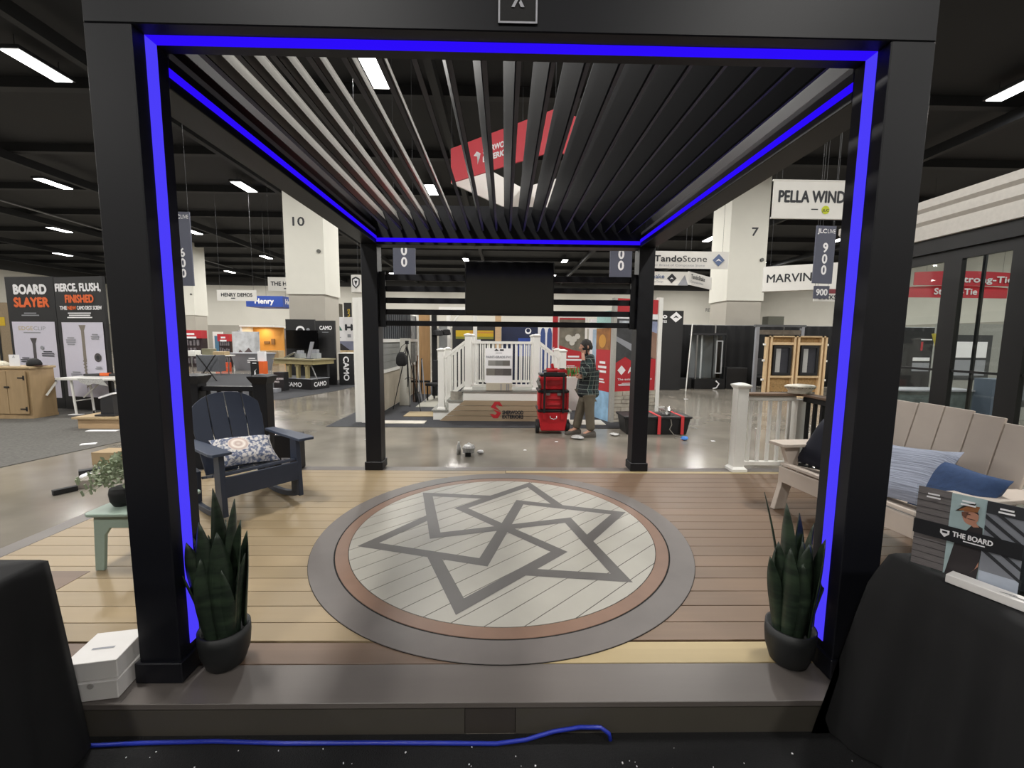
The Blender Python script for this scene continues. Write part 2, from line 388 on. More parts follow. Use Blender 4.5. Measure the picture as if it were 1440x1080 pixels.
while s0 < R:
    a, c = max(s0, -R+1e-3), min(s0+.1385, R-1e-3)
    if c > a+.01:
        ss = [a+(c-a)*i/8 for i in range(9)]
        pl = [(math.sqrt(max(0, R*R-q*q)), q) for q in ss]+[(-math.sqrt(max(0, R*R-q*q)), q) for q in reversed(ss)]
        b.prism(pl, (MX, MY-3.3, D+.001), (ca, sa, 0), (-sa, ca, 0), .005)
    s0 += .1435
b.build('centre_disk', M('light_grey_boards', '#98958c', .46, var=.08, scale=3, stretch=(1, 1, 1)), med)
def band(b, pts, w, z):
    pts = [V((x, y)) for x, y in pts]; L, Rr = [], []
    for i, p in enumerate(pts):
        d0 = (p-pts[i-1]).normalized() if i else None; d1 = (pts[i+1]-p).normalized() if i < len(pts)-1 else None
        if d0 is None: n = V((-d1.y, d1.x)); k = 1
        elif d1 is None: n = V((-d0.y, d0.x)); k = 1
        else:
            n0, n1 = V((-d0.y, d0.x)), V((-d1.y, d1.x)); n = (n0+n1).normalized(); k = min(3.2, 1/max(.2, n.dot(n0)))
        L.append(p+n*w/2*k); Rr.append(p-n*w/2*k)
    for i in range(len(pts)-1):
        b.add([(q.x, q.y, z) for q in (Rr[i], Rr[i+1], L[i+1], L[i])], [(0, 1, 2, 3)])
b = MB()
pol = lambda r, d: (r*math.cos(math.radians(d)), r*math.sin(math.radians(d)))
for k in range(6):
    th = 16+60*k; el = pol(.56, th+59); tip = pol(1.055, th); e2 = pol(.56, th-1); t2 = pol(1.055, th-60)
    ret = tuple(e2[i]*.58+t2[i]*.42 for i in (0, 1))
    band(b, [pol(.0, th), el, tip, ret], .088, D+.0068+k*.00012)
b.v = [(x+MX+.01, y+MY-3.3+.03, z) for x, y, z in b.v]
b.build('star_inlay', M('charcoal_inlay', '#4d4a48', .48, var=.06, scale=6), med)

# ------------------------------------------------------------------ pergola
PW = .178
XL, XR, Y0, Y1, H = -1.429, 1.507, 1.756, 4.827, 2.88
LED = lightmat('blue_led_strip', (.026, .004, 1.0), .95)
LEDS = lightmat('blue_led_strip_side', (.075, .05, 1.0), .95)
per = thing('pergola', ((XL+XR)/2, (Y0+Y1)/2, D+.002), 'black louvered roof pergola edged with blue LED strips', 'pergola')
PX, PY = (XL+XR)/2, (Y0+Y1)/2
def PL(b): b.v = [(x-PX, y-PY, z-D-.002) for x, y, z in b.v]; return b
TOP = 3.16
for sx, xa in ((-1, XL-PW), (1, XR)):
    for front in (1, 0):
        ya = Y0 if front else Y1
        p = PL(MB().box(xa, xa+PW, ya, ya+PW, D+.004, H if front else 2.74)).build('post', BLACK, per, bevel=.004, seg=1)
        PL(MB().box(xa-.014, xa+PW+.014, ya-.014, ya+PW+.014, D+.004, D+.1)).build('base_shroud', BLACK, p, bevel=.004, seg=1)
        if front:
            xi = XL if sx < 0 else XR
            PL(MB().box(xi-.003 if sx > 0 else xi, xi if sx > 0 else xi+.003, Y0+.062, Y0+.118, D+.14, H)).build('light_strip', LEDS, p)
f = PL(MB().box(XL-PW, XR+PW, Y0, Y0+PW, H, TOP)).build('front_beam', BLACK, per, bevel=.004, seg=1)
PL(MB().box(XL, XR, Y0+.062, Y0+.118, H-.003, H)).build('light_strip', LED, f)
for xi, xo, nm in ((XL, XL-PW, 'l'), (XR, XR+PW, 'r')):
    s = 1 if xi < xo else -1
    a, c = min(xi, xo), max(xi, xo)
    f = PL(MB().box(a, c, Y0+PW, Y1, 2.745, 2.87).box(min(xi+s*.05, xo), max(xi+s*.05, xo), Y0+PW, Y1, 2.87, TOP)).build('side_beam', BLACK, per, bevel=.003, seg=1)
    PL(MB().box(min(xi, xi-s*.003), max(xi, xi-s*.003), Y0+PW, Y1, 2.79, 2.827)).build('light_strip', LED, f)
    PL(MB().box(min(xi+s*.002, xi+s*.048), max(xi+s*.002, xi+s*.048), Y0+PW+.01, Y1-.01, 2.871, 2.9)).build('gutter', M('grey_gutter', '#7d7f86', .5, var=.03), f)
f = PL(MB().box(XL-PW, XR+PW, Y1, Y1+PW, 2.735, TOP)).build('rear_beam', BLACK, per, bevel=.004, seg=1)
PL(MB().box(XL, XR, Y1-.003, Y1, 2.765, 2.807)).build('light_strip', LED, f)
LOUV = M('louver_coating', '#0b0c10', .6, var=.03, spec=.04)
LOUT = M('louver_lit_upper_face', '#b3b1ab', .4, var=.05)  # pale grey stands in for lamp light falling on the blades
LOUE = M('louver_lit_edge', '#4a4b50', .5, var=.03)  # mid grey paints the bright line of the lit bottom edge
lm = None
def louver_mesh():
    b = MB(); ring = [(-.011, -.1), (.012, -.1), (.014, -.094), (.012, .0), (.008, .092), (.014, .1), (-.008, .1), (-.012, .09), (-.013, 0), (-.014, -.09)]
    th = math.radians(18); c, sn = math.cos(th), math.sin(th)
    pts = [(x*c-z*sn, x*sn+z*c) for x, z in ring]
    L = (Y1-Y0-PW)/2-.012
    b.loft([[(x, -L, z) for x, z in pts], [(x, L, z) for x, z in pts]], LOUV)
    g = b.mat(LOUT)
    for i in (2, 3, 4): b.mi[i] = g          # upper faces paler: lamp light put into their colour
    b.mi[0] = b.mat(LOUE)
    return b
for k in range(-9, 10):
    x = .02+.150*k
    if lm is None:
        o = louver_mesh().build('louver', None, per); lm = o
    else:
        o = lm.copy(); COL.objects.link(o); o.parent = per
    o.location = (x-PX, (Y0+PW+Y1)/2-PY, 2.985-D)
# slat screen between rear posts
YS = 4.9
for i, (z0, z1) in enumerate(((2.355, 2.425), (2.232, 2.292), (2.102, 2.164), (1.972, 2.034), (1.845, 1.905))):
    PL(MB().box(XL+.004, XR-.004, YS, YS+.03, z0, z1)).build('screen_slat', BLACK, per, bevel=.003, seg=1)
for xx in (XL+.002, XR-.07): PL(MB().box(xx, xx+.07, YS-.02, YS-.002, 1.83, 2.45)).build('screen_bracket', BLACK, per)
# maker plaque on the front beam
s = thing('beam_plaque', (.04, Y0-.001, 2.905), 'small square dark plaque with white outline and white X emblem on the front beam', 'plaque')
MB().box(-.075, .075, -.006, 0, 0, .15).build('plate', BLK, s)
q = Sheet((-.075, -.006, 0), (1, 0, 0), (0, 0, 1), .001); SIL = M('silver_print', '#b9bac2', .4)
for r in ((0, .15, 0, .007), (0, .15, .143, .15), (0, .007, 0, .15), (.143, .15, 0, .15)): q.rect(*r, SIL)
q.poly([(.050, .055), (.062, .055), (.102, .127), (.09, .127)], SIL); q.poly([(.086, .055), (.1, .055), (.086, .081), (.079, .07)], SIL); q.poly([(.051, .127), (.065, .127), (.073, .112), (.066, .1)], SIL)
q.build(s)
# television
tv = thing('television', (.05, YS-.012, 1.972), 'large black flat television mounted on the slat screen between rear posts', 'television')
MB().box(-.503, .503, -.045, 0, 0, .6).build('cabinet', BLK, tv, bevel=.006)
MB().box(-.49, .49, -.0465, -.044, .018, .587).build('screen', M('tv_screen', '#050506', .12, var=0, spec=.5), tv)
# ------------------------------------------------------------------ furniture on the deck
def cushion(b, w, h, t, m=None, n=10, puff=1.0):
    """pillow standing in the XZ plane, centre at origin"""
    def f(sg):
        def g(u, v):
            x, z = (u-.5)*2, (v-.5)*2
            k = max(0, (1-x**4)*(1-z**4)); k = k**.5
            px = w/2*x*(1-.07*(1-abs(z))**1*1); pz = h/2*z*(1-.08*(1-abs(x)))
            px = w/2*x*(1-.09*(1-z*z)*abs(x)); pz = h/2*z*(1-.09*(1-x*x)*abs(z))
            return (px, sg*(t/2*k*puff), pz)
        return g
    k0 = len(b.v); b.surf(f(1), n, n, m)
    k1 = len(b.f); b.surf(f(-1), n, n, m)
    for i in range(k1, len(b.f)): b.f[i] = b.f[i][::-1]
    return b
def place(o, loc, rot):
    o.location = loc; o.rotation_euler = rot; return o
NAVY = M('navy_poly_lumber', '#272e3e', .5, var=.04, scale=20)
NAVYK = M('navy_poly_lumber_edge', '#323b4d', .5, var=.04)
rc = thing('rocking_chair', (-2.34, 3.79, D), 'navy blue adirondack rocking chair with slatted rounded back, on the tan deck boards', 'chair', rz=math.radians(53))
# local: faces -Y, x to its left/right
def side(sx):
    # rocker
    pts = [(-.42+.84*i/14) for i in range(15)]
    up = [(y+.12, .045+.62*(y)**2*.55+.0) for y in pts]; z0 = min(z for _, z in up)-.001
    top = [(y, z-z0+.052) for y, z in up]; bot = [(y, z-z0) for y, z in up]
    MB().prism(bot+top[::-1], (sx*.31-.02, .02, 0), (0, 1, 0), (0, 0, 1), .04).build('rocker', NAVY, rc, bevel=.004, seg=1)
    MB().prism([(-.36, .07), (-.21, .07), (-.22, .6), (-.33, .6)], (sx*.31-.02, .02, 0), (0, 1, 0), (0, 0, 1), .04).build('front_leg', NAVY, rc, bevel=.004, seg=1)
    MB().prism([(.22, .06), (.32, .07), (.30, .36), (.2, .34)], (sx*.31-.02, .02, 0), (0, 1, 0), (0, 0, 1), .04).build('rear_leg', NAVY, rc, bevel=.004, seg=1)
    a = [(-.075, -.42), (.06, -.42), (.075, -.36), (.07, .05), (.045, .32), (-.045, .32), (-.06, .05), (-.075, -.36)]
    MB().prism([(sx*x, y) for x, y in a][::sx], (sx*.345, 0, .60), (1, 0, 0), (0, 1, 0), .025).build('armrest', NAVYK, rc, bevel=.005)
for sx in (1, -1): side(sx)
for i in range(4):
    y = -.24+i*.135; z = .40-.035*i
    MB().cbox((0, y, z), (.58, .128, .024), rx=-.25).build('seat_slat', NAVY, rc, bevel=.004)
MB().cbox((0, -.315, .31), (.6, .024, .17)).build('front_apron', NAVY, rc, bevel=.004)
for i in range(4):
    x0 = -.285+.1437*i; x1 = x0+.1345; pts = []
    rows = [(x0*.93, .0), (x1*.93, .0)]
    tops = []
    for q in range(7):
        x = x1+(x0-x1)*q/6; tops.append((x, .75-.13*(abs(x)/.285)**2.6))
    side_r = [(x1*1.04, .45)]; side_l = [(x0*1.04, .45)]
    MB().prism(rows+side_r+tops+side_l, (0, .20, .30), (1, 0, 0), (0, .34, .94), .022).build('back_slat', NAVY, rc, bevel=.003, seg=1)
MB().cbox((0, .44, .72), (.66, .03, .08), rx=-.3).build('back_brace', NAVY, rc)
cm = M('ornate_cushion_print', '#b9b4b0', .9, var=.0)
def ornate(m):
    nt = m.node_tree; b = nt.nodes['Principled BSDF']; tc = nt.nodes.new('ShaderNodeTexCoord')
    vo = nt.nodes.new('ShaderNodeTexVoronoi'); vo.inputs['Scale'].default_value = 34; nt.links.new(tc.outputs['Object'], vo.inputs['Vector'])
    nz = nt.nodes.new('ShaderNodeTexNoise'); nz.inputs['Scale'].default_value = 38; nz.inputs['Detail'].default_value = 6; nt.links.new(tc.outputs['Object'], nz.inputs['Vector'])
    r = nt.nodes.new('ShaderNodeValToRGB'); e = r.color_ramp.elements
    e[0].position = .40; e[0].color = lin('#59627a'); e[1].position = .56; e[1].color = lin('#c9c5c1')
    k = e.new(.47); k.color = lin('#7c8092')
    nt.links.new(nz.outputs[0], r.inputs[0])
    gr = nt.nodes.new('ShaderNodeTexGradient'); gr.gradient_type = 'SPHERICAL'; mp = nt.nodes.new('ShaderNodeMapping'); mp.inputs['Scale'].default_value = (11, 3, 11); mp.inputs['Location'].default_value = (.7, 0, -.3)
    nt.links.new(tc.outputs['Object'], mp.inputs[0]); nt.links.new(mp.outputs[0], gr.inputs[0])
    w_ = nt.nodes.new('ShaderNodeMath'); w_.operation = 'PINGPONG'; w_.inputs[1].default_value = .22; nt.links.new(gr.outputs[0], w_.inputs[0])
    mk = nt.nodes.new('ShaderNodeMath'); mk.operation = 'GREATER_THAN'; mk.inputs[1].default_value = .08; nt.links.new(gr.outputs[0], mk.inputs[0])
    r2_ = nt.nodes.new('ShaderNodeValToRGB'); r2_.color_ramp.elements[0].color = lin('#e4dcd4'); r2_.color_ramp.elements[1].color = lin('#b8a39a'); r2_.color_ramp.elements[1].position = .22
    nt.links.new(w_.outputs[0], r2_.inputs[0])
    mx = nt.nodes.new('ShaderNodeMix'); mx.data_type = 'RGBA'; nt.links.new(mk.outputs[0], mx.inputs[0]); nt.links.new(r.outputs[0], mx.inputs['A']); nt.links.new(r2_.outputs[0], mx.inputs['B'])
    nt.links.new(mx.outputs['Result'], b.inputs['Base Color'])
ornate(cm)
o = cushion(MB(), .50, .34, .15).build('throw_cushion', cm, None, smooth=True, loc=(-2.165, 3.80, D+.535))
place(o, (-2.37, 3.82, D+.50), (math.radians(-55), math.radians(6), math.radians(53)))
o.rotation_mode = 'YXZ'
tag(o, 'cream and navy ornate patterned cushion lying on the navy rocking chair', 'cushion')

# --- sofa
TAUPE = M('taupe_poly_lumber', '#bfb3a8', .5, var=.03, scale=10)
sf = thing('slat_back_sofa', (2.62, 3.07, D), 'taupe slat back outdoor sofa with wide arms, beyond the right front post', 'sofa', rz=math.radians(-83))
# local: x along its length (+x = towards the viewer after rotation), faces -Y
SW = .66
for sx in (-1, 1):
    MB().prism([(-.07, .0), (.04, .0), (.15, .44), (.15, .59), (-.02, .59), (.04, .44)], (sx*SW-.03, .02, .003), (0, 1, 0), (0, 0, 1), .05).build('front_leg', TAUPE, sf, bevel=.006)
    MB().prism([(.62, .0), (.74, .0), (.66, .4), (.56, .4)], (sx*SW-.03, .02, .003), (0, 1, 0), (0, 0, 1), .05).build('rear_leg', TAUPE, sf, bevel=.006)
    MB().prism([(-.085, -.05), (.085, -.05), (.1, .02), (.09, .45), (.06, .74), (-.06, .74), (-.08, .45), (-.1, .02)], (sx*(SW+.02), 0, .595), (1, 0, 0), (0, 1, 0), .03).build('armrest', TAUPE, sf, bevel=.006)
    MB().prism([(.12, .22), (.6, .12), (.6, .24), (.12, .40)], (sx*(SW-.06)-.015, .02, 0), (0, 1, 0), (0, 0, 1), .03).build('side_rail', TAUPE, sf, bevel=.004)
for i in range(4):
    MB().cbox((0, .04+i*.135, .425-.03*i), (2*SW-.04, .128, .026), rx=-.22).build('seat_slat', TAUPE, sf, bevel=.005)
MB().cbox((0, -.02, .345), (2*SW-.04, .026, .14)).build('front_apron', TAUPE, sf, bevel=.005)
n = 7; sw = (2*SW-.06)/n
for i in range(n):
    x = -SW+.03+sw*(i+.5)
    top = .83-.10*abs(x/SW)**2.2
    MB().prism([(x-sw/2+.004, 0), (x+sw/2-.004, 0), (x+sw/2-.004, top-.005), (x-sw/2+.004, top)], (0, .50, .30), (1, 0, 0), (0, .24, .93), .024).build('back_slat', TAUPE, sf, bevel=.003, seg=1)
MB().cbox((0, .66, .86), (2*SW-.1, .03, .09), rx=-.25).build('back_brace', TAUPE, sf)
MB().cbox((0, .56, .40), (2*SW-.1, .03, .09), rx=-.25).build('back_brace', TAUPE, sf)
KNIT = M('chunky_grey_knit', '#8d93a3', .95, var=.22, scale=1, stretch=(4, 30, 95), bump=1.0)
NAVC = M('navy_cushion_fabric', '#0d1020', .95, var=.15, scale=50)
BLUC = M('blue_cushion_fabric', '#2f4468', .95, var=.12, scale=40, bump=.2)
TEALC = M('slate_cushion_fabric', '#5f6b78', .95, var=.12, scale=40, bump=.2)
def sofa_cushion(mat, w, h, t, lx, ly, lz, tilt, spin, label):
    # position in sofa coordinates
    c = sf.location; a = sf.rotation_euler[2]
    p = (c.x+lx*math.cos(a)-ly*math.sin(a), c.y+lx*math.sin(a)+ly*math.cos(a), c.z+lz)
    o = cushion(MB(), w, h, t, n=14).build('throw_cushion', mat, None, smooth=True, loc=p)
    o.rotation_mode = 'YXZ'; o.rotation_euler = (math.radians(tilt), math.radians(spin), a)
    return tag(o, label, 'cushion')
sofa_cushion(NAVC, .46, .46, .16, -.42, .26, .635, -30, 3, 'near black navy cushion at the far end of the taupe sofa, left of the post')
sofa_cushion(TEALC, .42, .42, .15, -.06, .27, .58, -36, 0, 'slate blue cushion half hidden between the post and the grey knit cushion')
sofa_cushion(KNIT, .50, .46, .16, .24, .20, .62, -38, -8, 'large chunky grey knit cushion on the taupe sofa')
sofa_cushion(BLUC, .38, .38, .17, .55, .20, .59, -34, 5, 'denim blue cushion at the near arm of the taupe sofa')

# --- sage side table and its plant
SAGE = M('sage_poly_lumber', '#8fa094', .5, var=.03)
st = thing('side_table', (-2.47, 2.86, D), 'sage green side table behind the left front post', 'table', rz=math.radians(2))
tp = [(-.23, -.2), (-.2, -.225), (.2, -.225), (.23, -.2), (.23, .2), (.2, .225), (-.2, .225), (-.23, .2)]
MB().prism(tp, (0, 0, .378), (1, 0, 0), (0, 1, 0), .022).build('table_top', SAGE, st, bevel=.006)
for sy in (-1, 1):
    arch = [(-.205, 0), (-.15, 0), (-.125, .24), (-.09, .29), (.09, .29), (.125, .24), (.15, 0), (.205, 0), (.185, .376), (-.185, .376)]
    MB().prism(arch, (0, sy*.18+.0125, .003), (1, 0, 0), (0, 0, 1), .025).build('leg_frame', SAGE, st, bevel=.004)
BERRY = M('grey_green_leaf', '#8c977c', .7, var=.3, scale=18)
pp = thing('potted_plant', (-2.57, 2.80, D+.401), 'small bushy grey green plant in a black pot on the sage side table', 'plant')
pp.scale = (1.2, 1.2, 1.2)
MB().lathe([(.045, 0), (.06, .03), (.064, .07), (.058, .10), (.05, .1)]).build('pot', BLK, pp, smooth=True)
b = MB(); rr = random.Random(4)
for i in range(800):
    th, ph = rr.uniform(0, 2*PI), rr.uniform(-.35, 1.4); r = .13*rr.uniform(.5, 1)
    c = V((r*math.cos(th)*math.cos(ph)*1.05, r*math.sin(th)*math.cos(ph), .165+r*math.sin(ph)))
    a = V((rr.gauss(0, 1), rr.gauss(0, 1), rr.gauss(0, 1))).normalized(); q = a.orthogonal().normalized(); l = rr.uniform(.009, .017)
    b.add([c-a*l, c+q*l*.5, c+a*l, c-q*l*.5], [(0, 1, 2, 3)])
for i in range(14):
    th = rr.uniform(2.4, 4.2); r = rr.uniform(.1, .2); z = rr.uniform(.10, .19)
    b.tube([(0, 0, .12), (r*.5*math.cos(th), r*.5*math.sin(th), z+.03), (r*math.cos(th), r*math.sin(th), z-.02)], .0012, 3)
    b.cyl((r*math.cos(th), r*math.sin(th), z-.03), (r*math.cos(th)*1.05, r*math.sin(th)*1.05, z), .006, n=5)
b.build('foliage', BERRY, pp)

# --- snake plants
def leafmat():
    m = M('snake_plant_leaf', '#2f3d2b', .45, var=0); nt = m.node_tree; b = nt.nodes['Principled BSDF']
    tc = nt.nodes.new('ShaderNodeTexCoord'); mp = nt.nodes.new('ShaderNodeMapping'); mp.inputs['Scale'].default_value = (6, 6, 34)
    nz = nt.nodes.new('ShaderNodeTexNoise'); nz.inputs['Scale'].default_value = 1; nz.inputs['Detail'].default_value = 3
    nt.links.new(tc.outputs['Object'], mp.inputs[0]); nt.links.new(mp.outputs[0], nz.inputs['Vector'])
    r = nt.nodes.new('ShaderNodeValToRGB'); r.color_ramp.elements[0].position = .4; r.color_ramp.elements[1].position = .64
    r.color_ramp.elements[0].color = lin('#1a251c'); r.color_ramp.elements[1].color = lin('#2c3a2a')
    nt.links.new(nz.outputs[0], r.inputs[0]); nt.links.new(r.outputs[0], b.inputs['Base Color']); return m
LEAF = leafmat(); POT = M('dark_planter_clay', '#17191a', .55, var=.06)
def snake_plant(loc, leaves, label):
    r = thing('snake_plant', loc, label, 'plant')
    MB().lathe([(.062, 0), (.08, .015), (.101, .08), (.107, .14), (.106, .19), (.097, .19), (.095, .155), (.0, .15)], n=32).build('pot', POT, r, smooth=True)
    for (bx, by, h, wd, lean, dirn, tw) in leaves:
        b = MB(); n = 14; d = V((math.cos(dirn), math.sin(dirn), 0)); a0 = dirn+PI/2+tw
        rows = []
        for i in range(n+1):
            t = i/n; z = .13+h*t; off = lean*h*t**1.7
            w = wd*(.45+.55*math.sin(min(1, t/.55)*PI/2))*(1-max(0, (t-.5)/.5)**2.2)+.0008
            a = a0+tw*t*1.5; u = V((math.cos(a), math.sin(a), 0)); q = V((-u.y, u.x, 0))
            c = V((bx, by, z))+d*off
            rows.append([c-u*w/2+q*w*.12, c-u*w*.22-q*w*.06, c-q*w*.12, c+u*w*.22-q*w*.06, c+u*w/2+q*w*.12])
        b.loft(rows, closed=False, caps=False)
        b.build('leaf', LEAF, r, smooth=True, solid=.004)
    return r
def fan(seed, spec, n):
    rr = random.Random(seed); L = list(spec)
    for i in range(n):
        th = rr.uniform(0, 2*PI); rd = rr.uniform(.01, .07)
        L.append((rd*math.cos(th), rd*math.sin(th), rr.uniform(.36, .56), rr.uniform(.07, .095), rr.uniform(.02, .12), th, rr.uniform(-.6, .6)))
    return L
snake_plant((-1.302, 1.865, D), fan(3, [(.0, 0, .72, 0.098, .03, 2.6, .2), (.03, .02, .66, 0.091, .05, .6, -.3), (.06, -.02, .58, 0.085, .09, .2, .4), (-.06, -.03, .44, 0.065, .3, 3.3, .2), (-.05, .03, .50, 0.065, .16, 3.0, -.4), (.04, -.06, .55, 0.098, .02, 5.0, .1), (-.02, -.06, .60, 0.104, .03, 4.4, .1), (.07, .04, .5, 0.091, .06, .4, .3)], 13), 'dark snake plant in a black pot at the foot of the left front post')
snake_plant((1.382, 1.865, D), fan(9, [(-.03, 0, .66, 0.091, .05, 3.0, .2), (.05, .02, .55, 0.098, .09, .3, -.3), (.06, -.03, .62, 0.030, .42, .25, .2), (-.02, .04, .68, 0.018, .16, 2.6, .2), (-.08, -.02, .42, 0.065, .16, 3.3, .3), (0, -.06, .5, 0.111, .02, 4.8, .0), (.05, -.05, .52, 0.104, .06, 5.6, .2), (-.06, -.05, .48, 0.091, .06, 3.9, -.2), (.02, .02, .6, 0.091, .03, 1.3, .3)], 13), 'dark snake plant in a black pot at the foot of the right front post')

# --- white railing at the back right with its brown drink rail, dark railing at the back left
WBROWN = M('brown_drink_rail', '#77604e', .5, var=.08, scale=8)
def post(b_parent, x, y, z0, h, w, mat, nm='post', cap=True):
    o = MB().box(x-w/2, x+w/2, y-w/2, y+w/2, z0, z0+h).build(nm, mat, b_parent, bevel=.003, seg=1)
    if cap:
        e = w/2+.022
        MB().loft([[(x-a, y-a, z), (x+a, y-a, z), (x+a, y+a, z), (x-a, y+a, z)] for a, z in ((w/2+.004, z0+h-.03), (e, z0+h), (e, z0+h+.014), (w*.18, z0+h+.038))]).build('post_cap', mat, o)
        e = w/2+.026
        MB().loft([[(x-a, y-a, z), (x+a, y-a, z), (x+a, y+a, z), (x-a, y+a, z)] for a, z in ((e, z0), (e, z0+.03), (w/2+.003, z0+.055))]).build('post_skirt', mat, o)
    return o
def rail(parent, p0, p1, zb, zt, n, mat, topmat=None, bw=.032, dw=.05):
    p0, p1 = V(p0), V(p1)
    f = lambda p, z: (p.x, p.y, z)
    MB().bar(f(p0, zt), f(p1, zt), dw+.01, .055).build('top_rail', topmat or mat, parent, bevel=.003, seg=1)
    MB().bar(f(p0, zb), f(p1, zb), dw, .05).build('bottom_rail', mat, parent, bevel=.003, seg=1)
    d = (p1-p0); a = math.atan2(d.y, d.x)
    for i in range(n):
        p = p0+d*((i+.5)/n)
        MB().cbox((p.x, p.y, (zb+zt)/2), (bw, bw, zt-zb-.052), rz=a).build('baluster', mat, parent)
wr = thing('deck_railing', (0, 0, D+.001), 'white deck railing with brown top board at the rear right of the deck', 'railing')
post(wr, 2.79, 4.885, 0, 1.02, .125, WHITE)
post(wr, 3.50, 4.885, 0, .86, .115, WHITE, cap=False)
rail(wr, (2.86, 4.885, 0), (3.44, 4.885, 0), .09, .875, 5, WHITE)
MB().bar((2.86, 4.885, .925), (3.60, 4.885, .925), .14, .028).build('drink_rail', WBROWN, wr, bevel=.003)
rail(wr, (3.52, 4.82, 0), (3.52, 4.16, 0), .09, .875, 6, BLK)
MB().bar((3.53, 4.95, .925), (3.53, 4.1, .925), .14, .028).build('drink_rail', WBROWN, wr, bevel=.003)
gb = thing('serving_dish', (3.475, 4.86, D+.941), 'ornate white oval dish standing on the brown railing corner', 'dish')
gb.scale = (1, .62, 1)
MB().lathe([(.13, 0), (.135, .012), (.13, .03), (.155, .055), (.16, .062)], n=30).build('dish_base', M('white_ceramic', '#dcd6c8', .4, var=.1, scale=30), gb, smooth=True)
MB().lathe([(.158, .063), (.175, .075), (.178, .085), (.15, .10), (.06, .108), (0, .11)], n=30).build('dish_rim', MATS['white_ceramic'], gb, smooth=True)
b = MB()
for i in range(24): a = 2*PI*i/24; b.cbox((.166*math.cos(a), .166*math.sin(a), .07), (.014, .014, .014), rz=a)
b.build('beading', M('dish_beading', '#8f8a80', .6), gb)
br = thing('deck_railing', (0, 0, D+.001), 'black deck railing with flared post caps behind the navy rocking chair', 'railing')
for x in (-2.79, -3.56):
    o = post(br, x, 4.89, 0, 1.02, .15, BLACK, cap=False)
    MB().loft([[(x-a, 4.89-a, z), (x+a, 4.89-a, z), (x+a, 4.89+a, z), (x-a, 4.89+a, z)] for a, z in ((.077, 1.0), (.115, 1.075), (.115, 1.09), (.05, 1.11))]).build('post_cap', BLACK, o)
rail(br, (-2.87, 4.89, 0), (-3.48, 4.89, 0), .1, .94, 5, BLACK, dw=.06)
wl = thing('deck_railing', (0, 0, .001), 'short white railing end seen between left front post and black railing', 'railing')
post(wl, -4.52, 5.75, 0, 1.06, .13, WHITE)
rail(wl, (-4.45, 5.75, 0), (-4.12, 5.75, 0), .12, 1.0, 3, WHITE)
tb = thing('speaker_box', (-2.50, 4.86, D+.002), 'small black box behind the right arm of the rocking chair', 'box')
MB().box(-.13, .13, -.1, .1, 0, .42).build('box_body', BLACK, tb, bevel=.01)
s = Sheet((-.05, -.101, .08), (1, 0, 0), (0, 0, 1)); s.rect(0, .1, 0, .08, GREYP); s.greek(.01, .06, .08, .008, DARKP, 3); s.build(tb, 'label_plate')

# --- draped tables in front
def draped_table(x0, x1, y0, y1, zt, corners, label, seed, fold=1.0):
    """cloth: corners flare out; corners = dict (sx,sy)->flare"""
    r = thing('draped_table', ((x0+x1)/2, (y0+y1)/2, .009), label, 'table'); rr = random.Random(seed)
    cx, cy = (x0+x1)/2, (y0+y1)/2; a, b_ = (x1-x0)/2, (y1-y0)/2
    per_ = []
    N = 36
    for sx0, sy0, sx1, sy1 in ((-1, -1, 1, -1), (1, -1, 1, 1), (1, 1, -1, 1), (-1, 1, -1, -1)):
        for i in range(N):
            t = i/N; per_.append((sx0+(sx1-sx0)*t, sy0+(sy1-sy0)*t, (sx0, sy0) if t < .5 else (sx1, sy1), min(t, 1-t)*2, (sx0+sx1)/2, (sy0+sy1)/2))
    ph = [rr.uniform(0, 6.28) for _ in range(4)]
    rings = []
    K = 12
    for k in range(-2, K+1):
        ring = []
        for i, (px, py, cn, em, nx, ny) in enumerate(per_):
            if k == -2: ring.append((px*a*.5, py*b_*.5, zt)); continue
            if k == -1: ring.append((px*(a-.012), py*(b_-.012), zt)); continue
            t = k/K; z = zt-.012-(zt-.02)*t
            fl = corners.get(cn, .06); e = (1-em)**2.5
            out = .004+fold*t*(.03+.026*math.sin(i*.55+ph[0])+.02*math.sin(i*1.3+ph[1]))
            cxo = cn[0]*fl*e*t**.9; cyo = cn[1]*fl*e*t**.9
            ring.append((px*a+(nx*out if abs(nx) == 1 else 0)+cxo, py*b_+(ny*out if abs(ny) == 1 else 0)+cyo, z))
        rings.append(ring)
    b = MB(); rings = [[(x, min(y, 1.634-cy), z) for x, y, z in q] for q in rings]; b.loft(rings, caps=False); k = len(per_); b.f = [f[::-1] for f in b.f] if False else b.f; b.f.append(tuple(range(k-1, -1, -1))); b.mi.append(0)
    b.build('tablecloth', CLOTH, r, smooth=True)
    MB().box(-a+.02, a-.02, -b_+.02, b_-.02, zt-.04, zt-.006).build('tabletop', WHITE, r)
    for sx in (-1, 1):
        for sy in (-1, 1): MB().cyl((sx*(a-.12), sy*(b_-.1), 0), (sx*(a-.12), sy*(b_-.1), zt-.04), .014, n=8).build('leg', STEEL, r)
    return r
tl = draped_table(-3.5, -1.725, .80, 1.545, .852, {(1, 1): .035, (1, -1): .06}, 'black cloth covered table at the left front corner', 2, .4)
s = Sheet((-.05+.62, -.40, .30), (1, 0, 0), (0, 0, 1))
tr = draped_table(1.568, 3.3, .80, 1.60, .852, {(-1, 1): .17, (-1, -1): .1}, 'black cloth covered table at the right front corner', 5)
